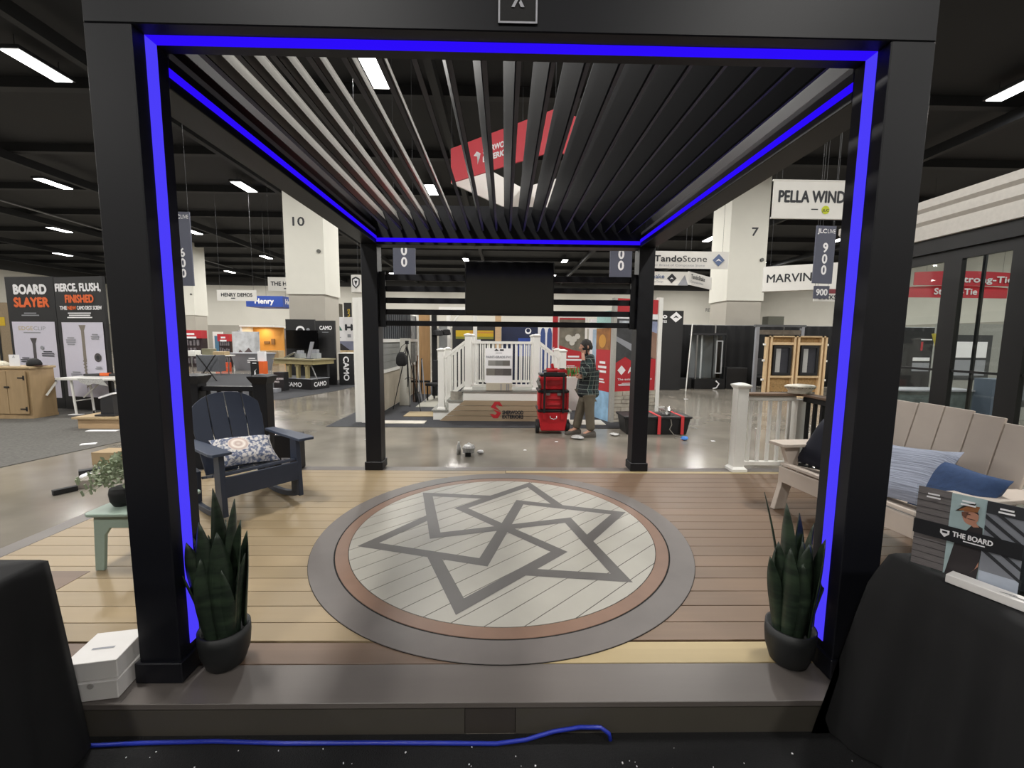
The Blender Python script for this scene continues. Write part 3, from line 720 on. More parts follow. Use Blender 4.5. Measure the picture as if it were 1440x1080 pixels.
# white print low on the left cloth
s = Sheet((-1.55, .80, .30), (0, 1, 0), (0, 0, 1), .0)
tag(MB().tube([(-1.735, 1.60, .016), (-1.5, 1.612, .016), (-1.2, 1.618, .016), (-.9, 1.606, .016), (-.55, 1.606, .016), (-.25, 1.602, .016), (-.02, 1.598, .016), (.1, 1.61, .02), (.22, 1.618, .05), (.33, 1.622, .065), (.42, 1.620, .066), (.455, 1.612, .045), (.46, 1.606, .02)], .0085, 8).build('power_cable', M('blue_cable_jacket', '#20309c', .35, var=.02), None, smooth=True), 'blue cable lying along the foot of the deck fascia', 'cable')
# white cartons at the left post
CART = M('white_carton', '#d8d5d2', .6, var=.03, scale=8)
def carton(loc, rz, label, slot):
    r = thing('carton', loc, label, 'box', rz=rz, group='white cartons by the left front post')
    MB().box(-.097, .097, -.10, .10, 0, .078).build('carton_body', CART, r, bevel=.003, seg=1)
    MB().box(-.098, .098, -.101, .101, .074, .084).build('lid', CART, r, bevel=.002, seg=1)
    if slot: s = Sheet((-.045, -.02, .0845), (1, 0, 0), (0, 1, 0), .0006); s.rect(0, .085, .0, .012, GREYP); s.build(r, 'handle_slot')
    else: MB().cyl((0, -.1012, .070), (0, -.104, .070), .012, n=12).build('thumb_tab', M('tab_grey', '#a5a19d', .7), r)  # thumb tab in a flat grey, darker than the carton
    return r
carton((-1.742, 1.755, D+.001), math.radians(9), 'white carton with thumb tab, lower of two beside the left post', 0)
carton((-1.750, 1.762, D+.087), math.radians(11), 'white carton with grey slot print, stacked on top of another', 1)
# acrylic sign with leaflet
ACR = glass('clear_acrylic', (.96, .97, .97))
def leaflet(r, W_, H_, o):
    s = Sheet(o, (1, 0, 0), (0, 0, 1), .0015); SH = M('shingle_print', '#6b6666', .6, var=.15, scale=40, stretch=(1, 1, 8)); SKY = M('pale_sky_print', '#9fb3b5', .6); SKIN_ = M('skin_print', '#b8836c', .6); BAND = M('black_band_print', '#15161b', .5)
    w1, w2 = W_*.335, W_*.66
    s.rect(0, w1, 0, H_, SH); LN = M('shingle_line_print', '#3d3a3c', .6)
    for i in range(1, 12): s.rect(0, w1, H_*i/12-.001, H_*i/12+.0015, LN)
    s.rect(w1, w2, 0, H_, SKY)
    s.poly([(w1+.004, 0), (w2-.004, 0), (w2, H_*.42), (w2-.004, H_*.66), (w2-.03, H_*.70), (w1+.055, H_*.66), (w1+.02, H_*.42)], M('dark_shirt_print', '#2b2628', .6))
    s.poly([(w1+.04, H_*.70), (w1+.06, H_*.645), (w2-.012, H_*.66), (w2-.024, H_*.72), (w2-.026, H_*.84), (w1+.04, H_*.84)], SKIN_)
    s.disc(w1+.05, H_*.765, .019, SKIN_, ry=.03)
    CAPM = M('cap_print', '#2b2422', .6); s.poly([(w1+.012, H_*.79), (w1+.035, H_*.90), (w1+.06, H_*.93), (w2-.028, H_*.9), (w2-.016, H_*.80), (w2-.03, H_*.83), (w1+.05, H_*.845)], CAPM); s.poly([(w1+.028, H_*.80), (w1+.045, H_*.815), (w1+.04, H_*.73), (w1+.03, H_*.755)], M('face_shade_print', '#6b4638', .6)); s.rect(w1+.044, w1+.062, H_*.733, H_*.738, CAPM); s.rect(w1+.04, w1+.05, H_*.785, H_*.792, CAPM)
    s.poly([(w1+.02, H_*.815), (w1+.045, H_*.9), (w1+.07, H_*.9), (w1+.065, H_*.83)], M('cap_patch_print', '#8d5a35', .6))
    s.poly([(w1+.062, H_*.08), (w2-.003, H_*.2), (w2-.003, H_*.26), (w1+.075, H_*.16)], SKIN_)
    s.rect(w2, W_, 0, H_, M('slate_print', '#7b7e86', .6)); s.rect(w2, W_, 0, H_*.17, M('pale_blue_print', '#aab2c0', .6))
    for i in range(5):
        y = H_*(.22+.13*i); s.poly([(w2, y+.055), (W_, y-.02), (W_, y-.008), (w2, y+.07)], DARKP)
    s.rect(w2, W_, H_*.86, H_, DARKP)
    for xx in (w1*.5, (w1+w2)/2, (w2+W_)/2): s.greek(xx-.022, H_*.93, .044, .006, PAPER, 2, 3)
    s.rect(0, W_, H_*.42, H_*.60, BAND)
    s.poly([(W_*.27, H_*.545), (W_*.36, H_*.545), (W_*.36, H_*.50), (W_*.315, H_*.455), (W_*.27, H_*.50)], PAPER); s.rect(W_*.29, W_*.34, H_*.505, H_*.53, BAND)
    s.text('THE BOARD', W_*.39, H_*.495, H_*.062, PAPER, w=W_*.36, bold=.03); s.greek(W_*.44, H_*.46, W_*.3, .004, PAPER, 1)
    s.build(r, 'leaflet')
sg = thing('acrylic_sign', (1.632, 1.395, .864), 'clear acrylic counter sign with a picture of a capped man on the right black table', 'sign', rz=math.atan2(-.208, .148))
MB().box(-.136, .136, -.004, 0, .0, .318).build('acrylic_panel', ACR, sg)
MB().box(-.136, .136, -.004, .07, 0, .004).build('acrylic_foot', ACR, sg)
leaflet(sg, .262, .298, (-.131, -.0045, .012))
sx2 = thing('acrylic_holder', (1.80, 1.30, .864), 'clear acrylic leaflet holder cut off by the right edge of the photo', 'holder', rz=-1.1)
MB().box(-.11, .11, 0, .004, 0, .22).build('back_panel', ACR, sx2); MB().box(-.11, .11, -.035, -.031, 0, .12).build('front_panel', ACR, sx2); MB().box(-.11, .11, -.03, 0, 0, .004).build('base_panel', ACR, sx2)
MB().box(-.1, .1, -.028, -.004, .005, .2).build('leaflets', M('dark_leaflet', '#33363c', .6), sx2)
cb_ = thing('carton', (1.628, 1.296, .864), 'long white carton lying in front of the acrylic sign on the right table', 'box', rz=math.atan2(-.17, .075))
MB().box(-.105, .105, -.026, .026, 0, .03).build('carton_body', CART, cb_, bevel=.002, seg=1)
MB().prism([(0, 0), (.05, 0), (.05, .045), (0, .04)], (.105, -.024, .004), (.9, -.1, -.3), (0, 1, 0), .0015).build('open_flap', CART, cb_)
s = Sheet((.02, -.015, .0302), (1, 0, 0), (0, 1, 0), .0006); s.line(0, .005, .035, .02, .003, DARKP); s.greek(.02, .008, .05, .003, DARKP, 2); s.build(cb_, 'printed_label')
pn = tag(MB().tube([(1.70, 1.215, .874), (1.735, 1.25, .884)], .005, 8).build('pen', BLUEP), 'blue pen tip at the right edge of the black table', 'pen')
tag(MB().prism([(0, 0), (.09, .015), (.11, -.06), (.06, -.07)], (1.47, 1.47, .0095), (1, 0, 0), (0, 1, 0), .002).build('paper_sheet', PAPER), 'white paper corner on the black carpet under the right table cloth', 'paper')
b = MB(); rr = random.Random(12)
for i in range(60):
    x, y = rr.uniform(-1.6, 1.5), rr.uniform(1.36, 1.6); q = rr.uniform(.0012, .0035)
    b.cbox((x, y, .010), (q*2, q*1.5, q), rz=rr.uniform(0, 3))
o = b.build('carpet_crumbs', PAPER); tag(o, 'tiny pale crumbs scattered on the black front carpet', 'debris', kind='stuff')

# --- glazed folding door display on the right
FRAMEK = M('black_door_frame', '#0f1012', .4, var=.02)
gd = thing('folding_glass_door', (4.0, 3.2, .002), 'black framed folding glass door display under a white cornice at right', 'door display')
GL = glass('door_glass')
ya, yb = -1.6, 1.75
b = MB(); zf = lambda z: z
b.loft([[(x, y, z) for x, z in ((-.10, 2.66), (.12, 2.66), (.12, 3.0), (-.16, 3.0), (-.16, 2.93), (-.13, 2.9), (-.13, 2.82), (-.10, 2.79))] for y in (ya, yb)])
b.build('cornice', M('white_cornice', '#d3cfc8', .5), gd)
MB().box(-.06, .08, ya, yb, 2.53, 2.66).build('head_frame', FRAMEK, gd)
MB().box(-.06, .08, ya, yb, 0, .08).build('sill_frame', FRAMEK, gd)
def panel(y0_, y1_, x):
    p = MB().box(x-.022, x+.022, y0_, y0_+.075, .08, 2.53).box(x-.022, x+.022, y1_-.075, y1_, .08, 2.53).box(x-.022, x+.022, y0_+.075, y1_-.075, .08, .2).box(x-.022, x+.022, y0_+.075, y1_-.075, 2.44, 2.53).build('door_panel', FRAMEK, gd)
    MB().box(x-.004, x+.004, y0_+.075, y1_-.075, .2, 2.44).build('pane', GL, p)
    MB().box(x-.012, x+.012, y0_+.075, y1_-.075, 1.45, 1.47).build('mullion', FRAMEK, p)
panel(.57, 1.74, 0.0); panel(.05, .57, 0.0); panel(-.75, .05, 0); panel(-1.55, -.75, 0)
MB().box(.05, .10, .15, .185, .08, 2.5).build('white_jamb', WHITE, gd)
MB().box(.13, .15, .445, .465, .08, 2.5).build('inner_stile', FRAMEK, gd)
# ------------------------------------------------------------------ generic show-floor builders
UX, UZ = (1, 0, 0), (0, 0, 1)
def board(name, label, cat, x0, x1, y, z0, z1, mat, th=.04, rz=0, group=None, z_abs=None, partname='panel', bevel=0):
    """upright board facing -Y (before rotation rz about its centre); returns root, Sheet on its face"""
    r = thing(name, ((x0+x1)/2, y, z0), label, cat, rz, group); w, h = x1-x0, z1-z0
    MB().box(-w/2, w/2, 0, th, 0, h).build(partname, mat, r, bevel=bevel)
    return r, Sheet((-w/2, 0, 0), UX, UZ, .004), w, h
def hang(r, w, h, zroot, wires=True):
    for i, sx in enumerate((-1, 1)):
        MB().cyl((sx*w*.42, .02, h), (sx*w*.42, .02, CEIL-zroot-.01), .004, n=5).build('hanging_wire', WIRE, r)
BANW = M('white_banner_vinyl', '#d9d7d2', .6, var=.03, scale=3)
BANS = M('slate_banner_vinyl', '#4d5060', .6, var=.03)
# --- aisle signs
def aisle(x, y, z0, z1, num, label, head='JLC LIVE', rz=0, w=.46):
    r, s, w, h = board('aisle_sign', label, 'sign', x-w/2, x+w/2, y, z0, z1, BANS, .03, rz, 'slate aisle number signs', partname='sign_panel')
    s.text('JLC', .05*w, h-.15, .09, PAPER, w=.45*w, bold=.03); s.text('LIVE', .55*w, h-.15, .09, PAPER, w=.4*w)
    for i, c in enumerate(num): s.text(c, w/2, .19+.232*(2-i), .195, PAPER, al='c', bold=.03, xs=.95)
    s.build(r, 'lettering'); hang(r, w, h, z0); return r
aisle(-7.37, 10, 2.86, 4.5, '600', 'slate 600 aisle sign half hidden by the left front post', w=.42)
aisle(-2.1, 9, 3.0, 4.25, '700', 'slate 700 aisle sign by the left rear post, under the LED beam')
aisle(2.42, 9, 2.985, 4.23, '800', 'slate 800 aisle sign by the right rear post, under the LED beam')
aisle(6.80, 9.1, 2.965, 4.16, '900', 'slate 900 aisle sign under the wrinkled white banner', rz=.12)
# --- hanging banners
r, s, w, h = board('hanging_banner', 'wrinkled white banner with a lime green dot, above the 900 aisle sign', 'banner', 5.54, 7.75, 9.0, 4.28, 5.03, BANW, .02, partname='banner_sheet')
s.text('PELLA WINDOWS', .12, .32, .24, DARKP, w=1.96, bold=.03); s.greek(.78, .17, .22, .02, DARKP, 1); s.disc(1.12, .17, .085, M('lime_print', '#b9c21e', .6)); s.text('JLC', 1.05, .14, .05, DARKP, w=.14, bold=.03)
s.build(r, 'lettering'); MB().cyl((-w/2-.02, .01, h), (w/2+.02, .01, h), .02, n=8).build('banner_rod', BANW, r); MB().cyl((-w/2-.02, .01, 0), (w/2+.02, .01, 0), .02, n=8).build('banner_rod', BANW, r); hang(r, w, h, 4.28)
r, s, w, h = board('hanging_banner', 'plain white hanging box banner with one dark word right of column 7', 'banner', 7.75, 9.85, 12.5, 3.24, 3.98, BANW, .3, partname='banner_sheet')
r.rotation_euler[2] = -.5
s.text('MARVIN', .10, .26, .25, DARKP, w=1.12, bold=.015); s.build(r, 'lettering'); hang(r, w, h, 3.24)
r, s, w, h = board('small_sign', 'small dark sign reading 900 below the slate 900 aisle sign', 'sign', 7.66, 8.04, 10.5, 2.79, 3.1, BANS, .03, partname='sign_panel')
s.text('900', .05, .08, .16, PAPER, w=.28, bold=.03); s.build(r, 'lettering'); hang(r, w, h, 2.79)
r, s, w, h = board('hanging_banner', 'low white strip banner with a maroon block under the 900 aisle sign', 'banner', 8.75, 10.2, 12.0, 2.87, 3.22, BANW, .02, partname='banner_sheet')
s.rect(.22, 1.3, .22, .345, M('maroon_print', '#7d2f38', .6)); s.text('DECKS DEMOS', .15, .06, .12, DARKP, w=1.1, bold=.03); s.build(r, 'lettering'); hang(r, w, h, 2.87)
# Tando hanging sign
r, s, w, h = board('hanging_banner', 'pale grey hanging banner with a slate blue diamond beside column 7', 'banner', 4.08, 6.25, 12.0, 3.73, 4.20, BANW, .02, partname='banner_sheet')
s.text('Tando', .08, .19, .17, DARKP, w=.78, bold=.03); s.text('Stone', .88, .19, .17, DARKP, w=.68); s.text('#1 Brand of Composite Stone', .06, .06, .065, GREYP, w=1.45)
DIA = M('slate_blue_print', '#5a6a8e', .6)
s.poly([(1.72, .24), (1.89, .07), (2.06, .24), (1.89, .41)], DIA); s.poly([(1.80, .2), (1.89, .28), (1.98, .2), (1.89, .23)], PAPER); s.build(r, 'lettering'); hang(r, w, h, 3.73)
r, s, w, h = board('hanging_banner', 'lower grey banner with a small dark diamond right of the right rear post', 'banner', 4.05, 5.36, 12.5, 3.33, 3.72, BANW, .02, partname='banner_sheet')
s.text('Shake', .15, .2, .12, DIA, w=.45, bold=.02); s.text('Composite Design', .02, .08, .06, GREYP, w=.55); s.poly([(.68, .2), (.82, .06), (.96, .2), (.82, .34)], DARKP); s.poly([(.76, .17), (.82, .23), (.88, .17), (.82, .19)], PAPER); s.poly([(1.0, 0), (1.31, 0), (1.2, .3)], GREYP); s.build(r, 'lettering'); hang(r, w, h, 3.33)
r, s, w, h = board('hanging_banner', 'angled grey banner running back to column 7 below the pale grey one', 'banner', 5.36, 7.1, 12.5, 3.36, 3.74, BANW, .02, partname='banner_sheet')
r.location = (6.0, 13.1, 3.36); r.rotation_euler[2] = .75
s.text('TandoShake', .18, .2, .13, DARKP, w=1.0, bold=.02); s.text('Composite Shake', .16, .08, .07, GREYP, w=.9); s.build(r, 'lettering'); hang(r, w, h, 3.36)
r, s, w, h = board('hanging_banner', 'white banner hanging left of the blue box sign against the far wall', 'banner', -13.6, -11.75, 20.45, 3.40, 3.90, BANW, .02, partname='banner_sheet')
s.text('HENRY DEMOS', .2, .2, .17, DARKP, w=1.45, bold=.03); s.greek(.6, .1, .3, .04, DARKP, 1); s.build(r, 'lettering'); hang(r, w, h, 3.38)
r, s, w, h = board('hanging_banner', 'white banner half hidden behind the column numbered 10', 'banner', -9.85, -8.25, 18, 3.62, 4.18, BANW, .02, partname='banner_sheet')
s.text('THE HOOD', .12, .22, .17, DARKP, w=1.2, bold=.03); s.greek(.6, .08, .3, .04, DARKP, 1); s.build(r, 'lettering'); hang(r, w, h, 3.62)
r = thing('hanging_box_sign', (-12.0, 22.6, 3.25), 'blue hanging box sign with white lettering left of column 10', 'sign')
MB().box(-1.25, .62, -.5, .9, 0, .55).build('box_panel', M('royal_blue_vinyl', '#24459b', .5), r)
s = Sheet((-1.25, -.5, 0), UX, UZ, .004); s.text('Henry', .45, .17, .26, PAPER, w=.95, bold=.04); s.build(r, 'lettering')
s = Sheet((.62, -.5, 0), (0, 1, 0), UZ, .004); s.text('Henry', .25, .17, .26, PAPER, w=.95, bold=.04); s.build(r, 'side_lettering'); hang(r, 1.2, .55, 3.25)
r = thing('hanging_tube_sign', (-3.74, 11, 2.85), 'small white drum sign with a black shield beside the left rear post', 'sign')
MB().lathe([(.17, 0), (.17, .43)], n=24).build('drum', BANW, r, smooth=False)
s = Sheet((-.1, -.172, .05), UX, UZ, .004); s.poly([(.0, .28), (.1, .33), (.2, .28), (.19, .13), (.1, .03), (.01, .13)], DARKP); s.poly([(.03, .25), (.1, .29), (.17, .25), (.16, .14), (.1, .07), (.04, .14)], PAPER); s.poly([(.06, .23), (.14, .23), (.1, .1)], DARKP); s.build(r, 'shield_emblem')
MB().cyl((0, 0, .43), (0, 0, CEIL-2.86), .004, n=5).build('hanging_wire', WIRE, r)
# red and white ring over the exteriors booth
ring = [(-1.08, 8.83), (.80, 7.32), (2.05, 8.1), (1.75, 9.8), (.40, 10.9)]
r = thing('hanging_ring_banner', (.5, 9.0, 4.8), 'large red and white ring banner hanging over the exteriors booth', 'banner')
RV, WV = M('red_banner_vinyl', '#c23a45', .55, var=.03, scale=4), M('white_ring_vinyl', '#e3e1dc', .55, var=.02)
for i in range(5):
    a, b2 = V(ring[i]), V(ring[(i+1) % 5]); c = V((.5, 9.0)); n = (b2-a).normalized(); o = V((n.y, -n.x))*.03
    b = MB(); p = lambda q, z: (q.x-c.x, q.y-c.y, z)
    b.hexa([p(a+o, 0), p(b2+o, 0), p(b2, 0), p(a, 0), p(a+o, .65), p(b2+o, .65), p(b2, .65), p(a, .65)])
    pan_ = b.build('ring_panel', RV if i < 2 else WV, r)
    if i == 0:
        L = (b2-a).length; s = Sheet(p(a+o, .0), (n.x, n.y, 0), UZ, .006)
        s.poly([(.62, .36), (.78, .3), (.72, .18), (.80, .36), (.7, .42)], PAPER); s.text('SHERWOOD', .86, .34, .10, PAPER, w=.7, bold=.04); s.text('EXTERIORS', .86, .19, .10, PAPER, w=.7, bold=.04); s.build(pan_, 'lettering')
for q in ring: MB().cyl((q[0]-.5, q[1]-9.0, .65), (q[0]-.5, q[1]-9.0, CEIL-4.81), .004, n=5).build('hanging_wire', WIRE, r)
# red sign seen through the folding door
r = thing('hanging_banner', (19.9, 18.3, 3.72), 'red two tier hanging sign seen through the glass door', 'banner')
for z0, z1, yy, nm, tx, ww in ((0, .52, .15, 'lower_panel', .35, 1.9), (.5, 1.12, -.05, 'upper_panel', 1.15, 2.4)):
    p_ = MB().loft([[(x, yy+.06*(x*x)*.12, z), (x, yy+.06*(x*x)*.12, z2), (x, yy+.05+.06*(x*x)*.12, z2), (x, yy+.05+.06*(x*x)*.12, z)] for x, z, z2 in [(-2.2+.44*i, z0-.0+.05*abs(-2.2+.44*i)*0, z1-.025*(-2.2+.44*i)**2*.6) for i in range(11)]]).build(nm, RV, r)
    s = Sheet((-2.1, yy-.01, z0), UX, UZ, .03); s.text('Strong-Tie', tx+.6, .14, .27, PAPER, w=ww, bold=.03); s.build(p_, 'lettering')
hang(r, 4, 1.1, 3.72)

# ------------------------------------------------------------------ exteriors booth in the centre
carpet('carpet', 0, 0, 0, 0, CARD2, 'charcoal carpet under the white stair booth', pts=[(-3.42, 8.02), (3.5, 8.02), (3.5, 15.5), (-3.42, 15.5)])
STOF = M('white_plank_sample', '#cfc9bd', .5, var=.06, scale=3)
for i, (x0, x1, y0, y1, m, lb) in enumerate(((-2.75, -1.6, 8.32, 8.6, STOF, 'pale plank sample strip at the front left of the stair booth'), (-2.2, -1.55, 9.1, 9.7, SAND, 'cream plank floor sample beside the stair'), (-2.2, -1.6, 10.4, 12.6, M('stone_tile_sample', '#a9a79c', .6, var=.1), 'grey stone floor sample behind the stair'), (1.35, 2.05, 8.32, 8.8, STOF, 'pale plank sample strip right of the person'))):
    tag(MB().box(x0, x1, y0, y1, .009, .02).build('floor_sample', m), lb, 'floor sample')
# white corner post with siding wall
r = thing('siding_display', (-2.9, 8.45, .01), 'white framed siding sample wall left of the booth', 'wall display')
MB().box(-.1, .04, 0, .12, 0, 2.48).build('corner_post', WHITE, r); MB().box(.04, .25, -.06, .10, 0, 2.48).build('corner_post', WHITE, r)
SHK = [M('shake_%d' % i, c, .75, var=.12, scale=14, stretch=(3, 3, .6)) for i, c in enumerate(('#4a484a', '#6b6d6a', '#7d807c', '#98968c', '#66645f', '#4e4347'))]
for i, (z0, z1) in enumerate(((2.05, 2.42), (1.62, 1.98), (1.30, 1.60), (.95, 1.22), (.55, .9), (.15, .5))): MB().box(.10, .13, .14, .95, z0, z1).build('siding_sample', SHK[i], r)
for z0, z1 in ((1.98, 2.05), (1.6, 1.62), (1.22, 1.30), (.5, .55), (0, .15), (2.42, 2.48)): MB().box(.09, .135, .14, .95, z0, z1).build('white_ledge', WHITE, r)
MB().box(-.04, .09, .12, 5.05, 0, 2.4).build('wall_core', WHITE, r)
BAT = M('dark_batten_siding', '#4b4f54', .6, var=.05, scale=5); LAP = M('grey_lap_siding', '#7d7f7c', .65, var=.08, scale=4); BEI = M('beige_panel_siding', '#a89f8f', .7, var=.07, scale=3)
b = MB().box(.09, .11, 1.0, 4.2, 1.68, 2.38)
for i in range(16): b.box(.11, .13, 1.02+i*.2, 1.06+i*.2, 1.68, 2.38)
b.build('batten_panel', BAT, r)
MB().box(.09, .115, 4.2, 4.75, 1.68, 2.38).build('photo_panel', M('grey_photo_print', '#9da0a2', .6, var=.5, scale=6), r); MB().box(.09, .12, 4.75, 4.95, 1.68, 2.38).build('dark_edge_panel', BAT, r)
b = MB()
for i in range(4): b.prism([(0, 0), (.03, 0), (.012, .17)], (.09, 1.0, .98+i*.165), UX, UZ, -3.9)
b.build('lap_panel', LAP, r); MB().box(.09, .112, 1.0, 4.95, .02, .90).build('lower_panel', BEI, r)
for z in (.90, 1.60): MB().box(.085, .16, 1.0, 5.0, z, z+.075).build('white_ledge', WHITE, r)
MB().box(-.05, .14, 5.0, 5.12, 0, 2.46).build('end_trim', WHITE, r)
# tripod with bag, leaning plank
tz = thing('camera_tripod', (-2.30, 10.0, .01), 'black tripod with a dark bag hanging from it in front of the siding wall', 'tripod')
for a, rr_ in ((-.36, .02), (.36, -.28), (-.05, .42)): MB().tube([(0, 0, 1.52), (a*.5, rr_*.5, .76), (a, rr_, .005)], [.014, .012, .008], 6).build('leg', BLK, tz)
MB().cyl((0, 0, .55), (0, 0, 1.62), .013, n=8).build('centre_column', BLK, tz); MB().cbox((0, 0, 1.6), (.07, .09, .08)).build('head', BLK, tz)
b = MB()
for a in (.12, .40, -.05): b.bar((0, 0, .78), (a*.55, -.13, .74), .012, .012)
b.build('spreader', BLK, tz)
bg = thing('shoulder_bag', (-2.42, 9.93, 1.05), 'dark bag hanging on the black tripod', 'bag')
MB().loft([[(x*s_, y*s_, z) for x, y in ((-.12, -.06), (.12, -.06), (.14, .05), (-.14, .05))] for z, s_ in ((0, .55), (.06, .95), (.2, 1.0), (.3, .7), (.34, .3))]).build('bag_body', BLK, bg, bevel=.02, sub=1)
MB().tube([(-.05, 0, .32), (.0, .02, .46), (.1, .07, .55), (.09, .06, .42), (.05, 0, .32)], .008, 6).build('strap', BLK, bg)
tag(MB().cbox((-2.52, 10.70, .86), (.26, .05, 1.7), rx=-.1).build('leaning_board', M('pale_board', '#bdbbb2', .6, var=.04)), 'tall pale board leaning behind the tripod', 'board')
# stair display
sd = thing('stair_display', (0, 8.75, .0095), 'white double sided stair display with railings and a tan board skirt', 'stair display')
TREAD = M('grey_tread', '#8a8a84', .55, var=.06, scale=8); STONE = M('stacked_stone_veneer', '#8f8a80', .8, var=.4, scale=9)
MB().box(-.86, .76, 0, 1.15, 0, .60).build('landing_body', WHITE, sd); MB().box(-.9, .8, -.03, 1.18, .60, .635).build('landing_tread', TREAD, sd)
for sx in (-1, 1):
    c = -.05
    for k, (x0, x1, z) in enumerate(((.81, 1.12, .42), (1.12, 1.44, .215))):
        a, e = sorted((c+sx*x0, c+sx*x1)); MB().box(a, e, 0, 1.15, 0, z-.03).build('step_body', WHITE, sd)
        a, e = sorted((c+sx*(x0), c+sx*(x1+.03))); MB().box(a, e, -.03, 1.18, z-.03, z).build('tread', TREAD, sd)
    MB().box(min(c+sx*.83, c+sx*1.08), max(c+sx*.83, c+sx*1.08), .03, .06, .42, .6).build('stone_side', STONE, sd)
    for yy in (.06, 1.05):
        post(sd, c+sx*.71, yy, .635, 1.14, .125, WHITE, 'upper_newel'); post(sd, c+sx*1.27, yy, .215, 1.25, .125, WHITE, 'lower_newel')
        for z0, z1, nm in ((1.30, 1.64, 'hand_rail'), (.42, .76, 'foot_rail')): MB().bar((c+sx*1.21, yy, z0), (c+sx*.77, yy, z1), .07 if nm == 'hand_rail' else .05, .05).build(nm, WHITE, sd)
        for k in range(5):
            x = .82+k*.085; zz = (1.21-x)/.44*.34; MB().box(c+sx*x-.015, c+sx*x+.015, yy-.015, yy+.015, .42+zz, 1.30+zz).build('baluster', WHITE, sd)
for yy, nb in ((.10, 13), (1.05, 13)):
    MB().box(-.69, .59, yy-.04, yy+.04, 1.60, 1.65).build('top_rail', WHITE, sd); MB().box(-.69, .59, yy-.025, yy+.025, .70, .75).build('bottom_rail', WHITE, sd)
    for k in range(nb): x = -.66+k*1.22/(nb-1); MB().box(x-.015, x+.015, yy-.015, yy+.015, .75, 1.6).build('baluster', WHITE, sd)
SKB = planks('tan_skirt_boards', '#9c8a72', .112, axis='z', off=.0, var=.12, grain=(3, 3, 30))
b = MB()
for i in range(4):
    z0, z1 = i*.109, i*.109+.1; xa = lambda z: 1.32-z*1.2
    b.prism([(-.02-xa(z0), z0), (-.02+xa(z0), z0), (-.02+xa(z1), z1), (-.02-xa(z1), z1)], (0, -.04, 0), UX, UZ, .03)
b.v = [(x, y-.03, z) for x, y, z in b.v]
sk = b.build('skirt_board', SKB, sd)
s = Sheet((-.30, -.10, .05), UX, UZ, .003)
s.poly([(.02, .24), (.10, .36), (.20, .36), (.27, .26), (.2, .27), (.15, .3), (.12, .26), (.22, .16)], REDP); s.poly([(.24, .13), (.17, .01), (.08, .01), (.0, .1), (.07, .1), (.11, .08), (.15, .12), (.05, .21)], REDP)
s.text('SHERWOOD', .265, .10, .075, DARKP, w=.43, bold=.04); s.text('EXTERIORS', .265, .01, .075, DARKP, w=.43, bold=.04); s.build(sk, 'emblem')
# sample sign leaning on the landing
sb, s, w, h = board('sample_sign', 'pale sample sign with grey colour swatches leaning on the stair railing', 'sign', -.40, .16, 8.72, .80, 1.52, PAPER, .012)
sb.rotation_euler[0] = -.06
for i, c in enumerate(('#8b8a86', '#777673', '#6a6662')):
    s.rect(.06+i*.15, .21+i*.15, .36, .47, M('sw_%d' % i, c, .6)); s.rect(.02+i*.175, .195+i*.175, .16, .30, M('sx_%d' % i, ('#77736c', '#5f5a58', '#524e4d')[i], .6))
s.poly([(.18, .67), (.23, .71), (.28, .67)], DARKP); s.rect(.3, .38, .67, .7, DARKP); s.greek(.18, .62, .2, .01, GREYP, 1); s.text('PAINT-GRADE PVC', .02, .52, .045, GREYP, w=.52, bold=.02); s.build(sb, 'printed_graphic')
bx, s, w, h = board('sample_sign', 'small beige sample box under the swatch sign on the landing', 'sign', -.38, .16, 8.70, .646, .80, M('beige_sample', '#bdb5a4', .6, var=.03), .05)
for x in (.30, .42, .46): s.rect(x, x+.02, .0, .14, GREYP)
s.build(bx, 'printed_graphic')
# display towers and backdrops behind the stair
def tower(x0, x1, y, z1, label, mat, z0=.01, cat='display panel', th=.08, nm='display_board', rz=0): return board(nm, label, cat, x0, x1, y, z0, z1, mat, th, rz)
KP = M('charcoal_panel', '#232326', .6, var=.04); NP = M('navy_panel', '#16203f', .55, var=.25, scale=1.5)
r, s, w, h = tower(-1.85, -.2, 15.0, 2.3, 'charcoal backdrop with a yellow stripe behind the white stair', KP)
YEL = M('yellow_print', '#c9a821', .6); OLV = M('olive_print', '#7f8135', .6); AMB = M('amber_print', '#c08a3a', .6)
s.rect(.12, 1.45, 1.78, 2.0, YEL); s.rect(.6, 1.45, 1.9, 1.96, AMB); s.rect(.12, 1.45, 1.7, 1.78, OLV); s.rect(.6, 1.0, 1.55, 1.68, PAPER); s.build(r)
tag(MB().box(-.33, -.13, 14.5, 14.6, .01, 2.5).build('timber_post', PINE), 'upright pine timber post behind the white stair railing', 'post')
r, s, w, h = tower(-.12, 1.2, 15.1, 2.3, 'navy backdrop with a white ring mark behind the right newel post', NP)
s.rect(.6, 1.28, 1.1, 1.75, M('deep_blue_print', '#26418f', .6, var=.2, scale=2)); s.disc(.95, 2.0, .11, PAPER); s.disc(.95, 2.02, .07, NP); s.build(r)
r, s, w, h = tower(1.1, 1.62, 14.0, 2.32, 'white backdrop with two blue arched doors behind the stair', PAPER)
for x in (.08, .3):
    s.poly([(x, .2), (x+.16, .2), (x+.16, 1.9), (x+.13, 2.05), (x+.08, 2.1), (x+.03, 2.05), (x, 1.9)], M('door_blue_print', '#3a4f86', .6))
s.build(r)
r, s, w, h = tower(1.36, 1.5, 12.0, 2.4, 'narrow red pillar strip with white lettering behind the stair', REDP)
s.text('BETTER', .045, .9, .07, PAPER, w=.6, rot=PI/2, bold=.03); s.build(r)
LPH = M('landscape_photo_print', '#6f6b5e', .6, var=.5, scale=4)
r, s, w, h = tower(1.52, 2.34, 12.05, 2.42, 'red poster with a garden photo behind the man on the phone', WHITE, th=.1)
